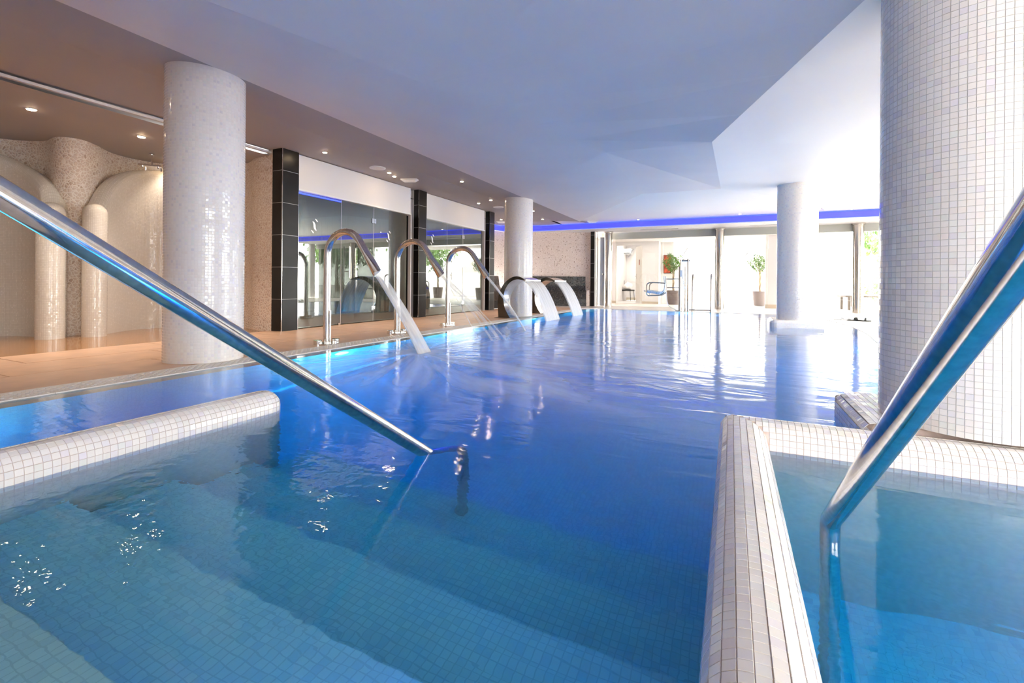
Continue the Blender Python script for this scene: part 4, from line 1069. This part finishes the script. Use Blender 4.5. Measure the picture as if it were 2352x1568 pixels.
# speakers and emergency lights
for x, y, z, r, l_ in ((-5.26, 5.96, ZC, 0.13, 'flat white round ceiling speaker beside the pair of spots'), (-5.19, 10.2, ZC, 0.13, 'flat white ceiling speaker left of the slim column top')):
    o = empty('ceiling_speaker', (x, y, z), 0, l_, 'speaker')
    mb = MB(); mb.cyl(0, 0, -0.012, 0, r, 32); mb.build('rim', M['white'], o, smooth=True)
    mb = MB(); mb.cyl(0, 0, -0.016, -0.012, r*0.85, 32); mb.build('grille', M['paint'], o, smooth=True)
def emergency(x, y, z, l_, rz=0):
    o = empty('emergency_light', (x, y, z), rz, l_, 'light')
    mb = MB(); mb.box(-0.15, 0.15, -0.06, 0.06, -0.025, 0); mb.build('housing', M['white'], o)
    mb = MB(); mb.add([(-0.14, -0.055, -0.025), (0.14, -0.055, -0.025), (0.14, 0.055, -0.025), (-0.14, 0.055, -0.025), (-0.10, -0.03, -0.055), (0.10, -0.03, -0.055), (0.10, 0.03, -0.055), (-0.10, 0.03, -0.055)],
                      [(4, 5, 6, 7), (0, 1, 5, 4), (1, 2, 6, 5), (2, 3, 7, 6), (3, 0, 4, 7)]); mb.build('diffuser', M['white'], o)
emergency(-5.30, 6.85, ZC, 'white oblong emergency light under the soffit above the first glass bay', 0.3)
emergency(-6.3, 12.6, ZC, 'white oblong emergency light in the blue corner left of the slim column', 0.3)
emergency(-3.75, 13.55, ZC, 'white oblong emergency light beside the blue strip at the soffit tip', 0.2)
emergency(2.1, 13.3, ZC, 'white oblong emergency light right of the far mosaic column', 0.0)

# --- pool lift, ladder rails
lf = empty('pool_lift', (-1.24, 13.22, 0), 0, 'steel pool lift with a pale blue moulded seat on the far pool edge', 'pool lift')
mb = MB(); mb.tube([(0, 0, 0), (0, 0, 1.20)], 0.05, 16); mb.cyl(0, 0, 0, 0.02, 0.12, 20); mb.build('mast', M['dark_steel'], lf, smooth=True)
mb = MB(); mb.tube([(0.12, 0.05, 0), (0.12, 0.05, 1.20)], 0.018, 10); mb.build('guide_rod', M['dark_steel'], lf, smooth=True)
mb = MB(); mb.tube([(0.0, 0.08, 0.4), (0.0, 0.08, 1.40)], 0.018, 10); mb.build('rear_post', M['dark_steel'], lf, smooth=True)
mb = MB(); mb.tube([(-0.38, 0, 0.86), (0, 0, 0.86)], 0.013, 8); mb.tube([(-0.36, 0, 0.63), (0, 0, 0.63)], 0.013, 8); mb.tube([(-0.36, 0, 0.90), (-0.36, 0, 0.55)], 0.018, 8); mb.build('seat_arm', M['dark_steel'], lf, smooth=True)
# moulded seat: curved shell
sp = spline([(-0.86, 0, 0.505), (-0.70, 0, 0.485), (-0.55, 0, 0.46), (-0.42, 0, 0.50), (-0.385, 0, 0.62), (-0.40, 0, 0.78), (-0.42, 0, 0.88)], 4)
mb = MB(); rows = []
for k, p in enumerate(sp):
    rows.append([(p.x, yy, p.z+0.05*(abs(yy)/0.2)**3) for yy in (-0.21, -0.14, -0.07, 0, 0.07, 0.14, 0.21)])
for i in range(len(rows)-1):
    for j in range(6): mb.add([rows[i][j], rows[i+1][j], rows[i+1][j+1], rows[i][j+1]], [(0, 1, 2, 3)])
so = mb.build('seat_shell', M['seatblue'], lf, smooth='all'); md = so.modifiers.new('thick', 'SOLIDIFY'); md.thickness = 0.025
mb = MB()
for yy in (-0.25, 0.25):
    mb.tube([(-0.36, yy, 0.745), (-0.70, yy, 0.765)] + bez((-0.70, yy, 0.765), (-0.84, yy, 0.765), (-0.84, yy, 0.65), 5)[1:] + [(-0.84, yy, 0.45)] + [(-0.80, yy, 0.405), (-0.50, yy, 0.415), (-0.38, yy, 0.50)], 0.014, 8)
mb.tube([(-0.95, 0, 0.53), (-0.80, 0, 0.51)], 0.012, 8)
mb.build('armrest', M['dark_steel'], lf, smooth=True)
mb = MB(); mb.tube(spline([(-0.36, 0.02, 0.5), (-0.35, 0.04, 0.3), (-0.28, 0.05, 0.12), (-0.08, 0.03, 0.02)], 5), 0.010, 8); mb.build('hose', M['white'], lf, smooth=True)
mb = MB(); mb.tube([(0.03, -0.05, 1.05), (0.06, -0.06, 0.9), (0.12, -0.05, 0.6)], 0.012, 8); mb.box(0.0, 0.06, -0.08, -0.045, 0.92, 1.1); mb.build('hand_control', M['seatblue'], lf)
rl2 = empty('steel_gantry', (-1.04, 13.2, 0), 0, 'tall steel frame post with a short bar to the pool lift', 'frame')
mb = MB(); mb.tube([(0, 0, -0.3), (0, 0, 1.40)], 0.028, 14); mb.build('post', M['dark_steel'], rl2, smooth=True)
mb = MB(); mb.tube([(-0.17, 0, 1.35), (0.04, 0, 1.35)], 0.026, 12); mb.build('top_bar', M['dark_steel'], rl2, smooth=True)
mb = MB(); mb.tube([(0, 0, 0.045), (0.60, 0.03, 0.045)], 0.018, 10); mb.build('cross_bar', M['dark_steel'], rl2, smooth=True)
for x, y, l_ in ((-0.93, 13.45, 'left curved grab rail of the pool ladder beside the tall frame post'), (-0.47, 13.28, 'right curved grab rail of the pool ladder before the middle steel column')):
    o = empty('ladder_rail', (x, y, 0), 0, l_, 'ladder rail')
    pts = [(0, -0.22, -0.6), (0, -0.22, 0.80)] + bez((0, -0.22, 0.80), (0, -0.22, 0.98), (0, -0.06, 0.98), 5)[1:] + bez((0, -0.06, 0.98), (0, 0.12, 0.98), (0, 0.12, 0.80), 5)[1:] + [(0, 0.12, 0.0)]
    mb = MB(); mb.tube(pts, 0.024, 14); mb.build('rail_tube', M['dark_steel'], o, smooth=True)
    mb = MB(); mb.cyl(0, 0.12, 0, 0.05, 0.05, 16); mb.build('flange', M['dark_steel'], o, smooth=True)

# --- chair with towel in the back room
chr_ = empty('chair', (-4.12, 20.55, 0), math.radians(-12), 'black upholstered chair standing inside the open doorway', 'chair')
mb = MB(); mb.box(-0.25, 0.25, -0.22, 0.22, 0.42, 0.48); mb.build('seat', M['fabric'], chr_)
mb = MB(); mb.box(-0.27, -0.22, -0.22, 0.22, 0.55, 0.88); mb.build('backrest', M['fabric'], chr_)
for sx, sy in ((-0.24, -0.2), (-0.24, 0.2), (0.22, -0.2), (0.22, 0.2)):
    mb = MB(); mb.tube([(sx*1.15, sy, 0), (sx, sy, 0.44)], 0.014, 8); mb.build('leg', M['black'], chr_)
mb = MB(); mb.tube([(-0.245, -0.18, 0.44), (-0.25, -0.18, 0.6)], 0.012, 8); mb.tube([(-0.245, 0.18, 0.44), (-0.25, 0.18, 0.6)], 0.012, 8); mb.build('back_frame', M['black'], chr_)
bm = bmesh.new(); bmesh.ops.create_icosphere(bm, subdivisions=3, radius=0.2)
for v in bm.verts:
    k = 1+0.25*math.sin(v.co.x*23+v.co.z*9)*math.cos(v.co.y*19+1); v.co = Vector((v.co.x*k*0.85, v.co.y*k*0.9, v.co.z*k*0.80))
me = bpy.data.meshes.new('towel'); bm.to_mesh(me); bm.free(); me.materials.append(M['towel']); me.polygons.foreach_set('use_smooth', [True]*len(me.polygons))
tw = bpy.data.objects.new('towel', me); C.objects.link(tw); tw.location = (-4.07, 20.5, 0.63); tag(tw, 'crumpled white towel heaped on the black chair seat', 'towel')
wb = empty('waste_bin', (-4.5, 20.9, 0), 0, 'small dark bin on the floor left of the black chair', 'bin')
mb = MB(); mb.cyl(0, 0, 0, 0.38, 0.10, 20, 0.13); mb.build('body', M['wood'], wb, smooth=True)
mb = MB(); mb.cyl(0, 0, 0.375, 0.39, 0.137, 20); mb.build('rim', M['black'], wb, smooth=True)

# --- potted ficus trees
def leaf_cloud(mb, c, R, n, s, squash=1.0, drop=0.0):
    for _ in range(n):
        while True:
            p = Vector((random.uniform(-1, 1), random.uniform(-1, 1), random.uniform(-1, 1)))
            if 0.15 < p.length < 1: break
        k = 1+0.18*math.sin(p.x*7+p.z*5)
        q = Vector(c)+Vector((p.x*R*k, p.y*R*k, p.z*R*squash*k))
        m = Matrix.Translation(q) @ Euler((random.uniform(0, 6.3), random.uniform(-1, 1)+drop, random.uniform(0, 6.3))).to_matrix().to_4x4()
        L = s*random.uniform(0.7, 1.3)
        mb.add([m @ Vector(v) for v in ((0, 0, 0), (L*0.5, L*0.24, 0.01), (L, 0, -0.01), (L*0.5, -L*0.24, 0.01))], [(0, 1, 2, 3)])
def ficus(x, y, label, s=1.0):
    o = empty('potted_tree', (x, y, 0), 0, label, 'plant', 'potted ficus trees')
    mb = MB(); mb.cyl(0, 0, 0, 0.50*s, 0.19*s, 32, 0.24*s, cap=True); mb.build('pot', M['pot'], o, smooth=True)
    mb = MB(); mb.cyl(0, 0, 0.495*s, 0.505*s, 0.22*s, 32); mb.build('soil', M['bark'], o, smooth=True)
    mb = MB()
    for ph in (0, 2*PI/3, 4*PI/3):
        mb.tube([(0.025*math.cos(ph+t*6), 0.025*math.sin(ph+t*6), (0.5+t*0.75)*s) for t in [i/16 for i in range(17)]], 0.018, 8)
    for k in range(7):
        a = k*0.9; mb.tube([(0, 0, 1.15*s), (0.2*math.cos(a), 0.2*math.sin(a), (1.4+0.04*k)*s)], [0.014, 0.005], 6)
    mb.build('trunk', M['trunk'], o, smooth=True)
    mb = MB(); leaf_cloud(mb, (0, 0, 1.48*s), 0.36*s, 1500, 0.055, 0.92); tag(mb.build('foliage', M['leaf'], o), kind='stuff')
ficus(-1.88, 17.56, 'bushy potted ficus with braided trunk behind the pool lift seat')
ficus(0.90, 18.40, 'potted ficus half hidden by the white wall pillar, right of the middle steel column')
# --- outdoor trees and hedges
def tree(x, y, h, R, label, n=2600, shrub=False):
    o = empty('garden_tree' if not shrub else 'garden_shrub', (x, y, 0), 0, label, 'tree' if not shrub else 'shrub', 'garden trees beyond the glass')
    if not shrub:
        mb = MB(); mb.tube([(0, 0, -0.1), (0.1, 0.05, h*0.3), (-0.05, 0, h*0.6)], [0.16, 0.12, 0.05], 10)
        for k in range(5): mb.tube([(0.05, 0, h*0.35), (R*0.6*math.cos(k*1.3), R*0.6*math.sin(k*1.3), h*0.65)], [0.06, 0.02], 6)
        mb.build('trunk', M['bark'], o, smooth=True)
    mb = MB()
    if shrub: leaf_cloud(mb, (0, 0, h*0.5), R, n, 0.12, h*0.5/R)
    else:
        for k in range(5):
            a = k*1.26; leaf_cloud(mb, (R*0.5*math.cos(a), R*0.5*math.sin(a), h*0.62), R*0.6, n//5, 0.24, 1.15, 1.2)
    tag(mb.build('foliage', M['willow'], o), kind='stuff')
for (x, y, h, R, l_) in ((6.6, 24.3, 5.2, 1.8, 'willow like garden tree reflected in the first glass door'), (10.6, 22.0, 5.0, 1.9, 'spreading garden tree outside, nearer the right window wall'),
                         (14.6, 25.5, 5.6, 2.2, 'tall garden tree outside, deepest in the garden'), (9.6, 29.5, 5.6, 2.4, 'pale garden tree far behind the third steel column'), (14.0, 18.0, 4.8, 2.0, 'garden tree out of sight to the right of the glass front')):
    tree(x, y, h, R, l_)
tree(5.9, 25.5, 1.1, 0.6, 'low rounded garden shrub faintly seen left of the big near column', 700, True)
# benches (loungers) outside reflected in glass
for x, y, l_ in ((3.9, 17.2, 'dark low wooden bench outside the glass front'), (4.6, 19.5, 'second dark low bench outside, farther from the glass')):
    o = empty('garden_bench', (x, y, 0), 0.2, l_, 'bench')
    mb = MB(); mb.box(-0.9, 0.9, -0.3, 0.3, 0.38, 0.43); mb.build('seat', M['wood'], o)
    for sx in (-0.8, 0.8):
        for sy in (-0.25, 0.25):
            mb = MB(); mb.box(sx-0.03, sx+0.03, sy-0.03, sy+0.03, 0, 0.38); mb.build('leg', M['wood'], o)
# sandals on the right deck
def sandal(x, y, rz, mat, label):
    o = empty('sandal', (x, y, 0), rz, label, 'sandal', 'pool sandals on the right deck')
    out = [(0.13*math.cos(a), 0.045*math.sin(a)*(1+0.15*math.cos(a))) for a in [k/16*2*PI for k in range(16)]]
    mb = MB(); mb.prism(out, 0.0, 0.022); mb.build('sole', M[mat], o)
    mb = MB(); mb.tube([(0.03, -0.045, 0.02), (0.035, -0.02, 0.055), (0.035, 0.02, 0.055), (0.03, 0.045, 0.02)], [0.02]*4, 8); mb.build('strap', M[mat], o)
sandal(2.28, 11.62, 0.3, 'black', 'black pool sandal on the right deck, nearer the water')
sandal(2.42, 11.55, -0.2, 'black', 'black pool sandal on the right deck, farther right')
sandal(2.08, 11.75, 0.1, 'white', 'white pool sandal left of the black pair, left one')
sandal(2.18, 11.68, 0.1, 'white', 'white pool sandal left of the black pair, next to the black')

# --- underwater lights
def pool_light(x, y, z, ang, label, energy, col=(0.01, 0.70, 1.0), lampdir=None):
    o = empty('pool_light', (x, y, z), ang, label, 'light', 'underwater pool lights')
    mb = MB(); mb.tube([(0, 0, 0), (0.02, 0, 0)], 0.11, 28); mb.build('ring', M['chrome'], o, smooth=True)
    mb = MB(); mb.tube([(0.021, 0, 0), (0.026, 0, 0)], 0.09, 28); mb.build('lens', M['poollamp'], o, smooth=True)
    lamp('pool_lamp', 'AREA', (x+0.05*math.cos(ang), y+0.05*math.sin(ang), z), energy*(19 if energy > 10 else 10), col, (PI/2, 0, ang+PI/2), 0.25)
for y, l_ in ((3.7, 'nearest the left rail, glowing brightest'), (6.0, 'below the middle cannon jets'), (9.0, 'below the nearer arch fountain'), (11.8, 'at the far end of the left wall')):
    pool_light(-3.745, y, -0.30, 0.0, 'blue underwater light in the left pool wall ' + l_, 60)
pool_light(1.48, 6.0, -0.5, PI, 'round underwater light in the right pool wall behind the big column', 60)
pool_light(-1.1, 13.0, -0.5, -PI/2, 'round underwater light in the far pool wall', 40)
pool_light(2.58, 1.0, -0.5, PI, 'round underwater light in the right wall of the small basin', 60, (0.01, 0.26, 1.0))
pool_light(-3.745, 0.4, -0.5, 0.0, 'round underwater light in the left pool wall out of frame', 25)

pool_light(-0.045, 0.55, -0.20, PI, 'underwater light beside the entry steps, low in the right coping wall', 4.0, (0.01, 0.36, 1.0))  # added out of view to throw blue light over treads and risers
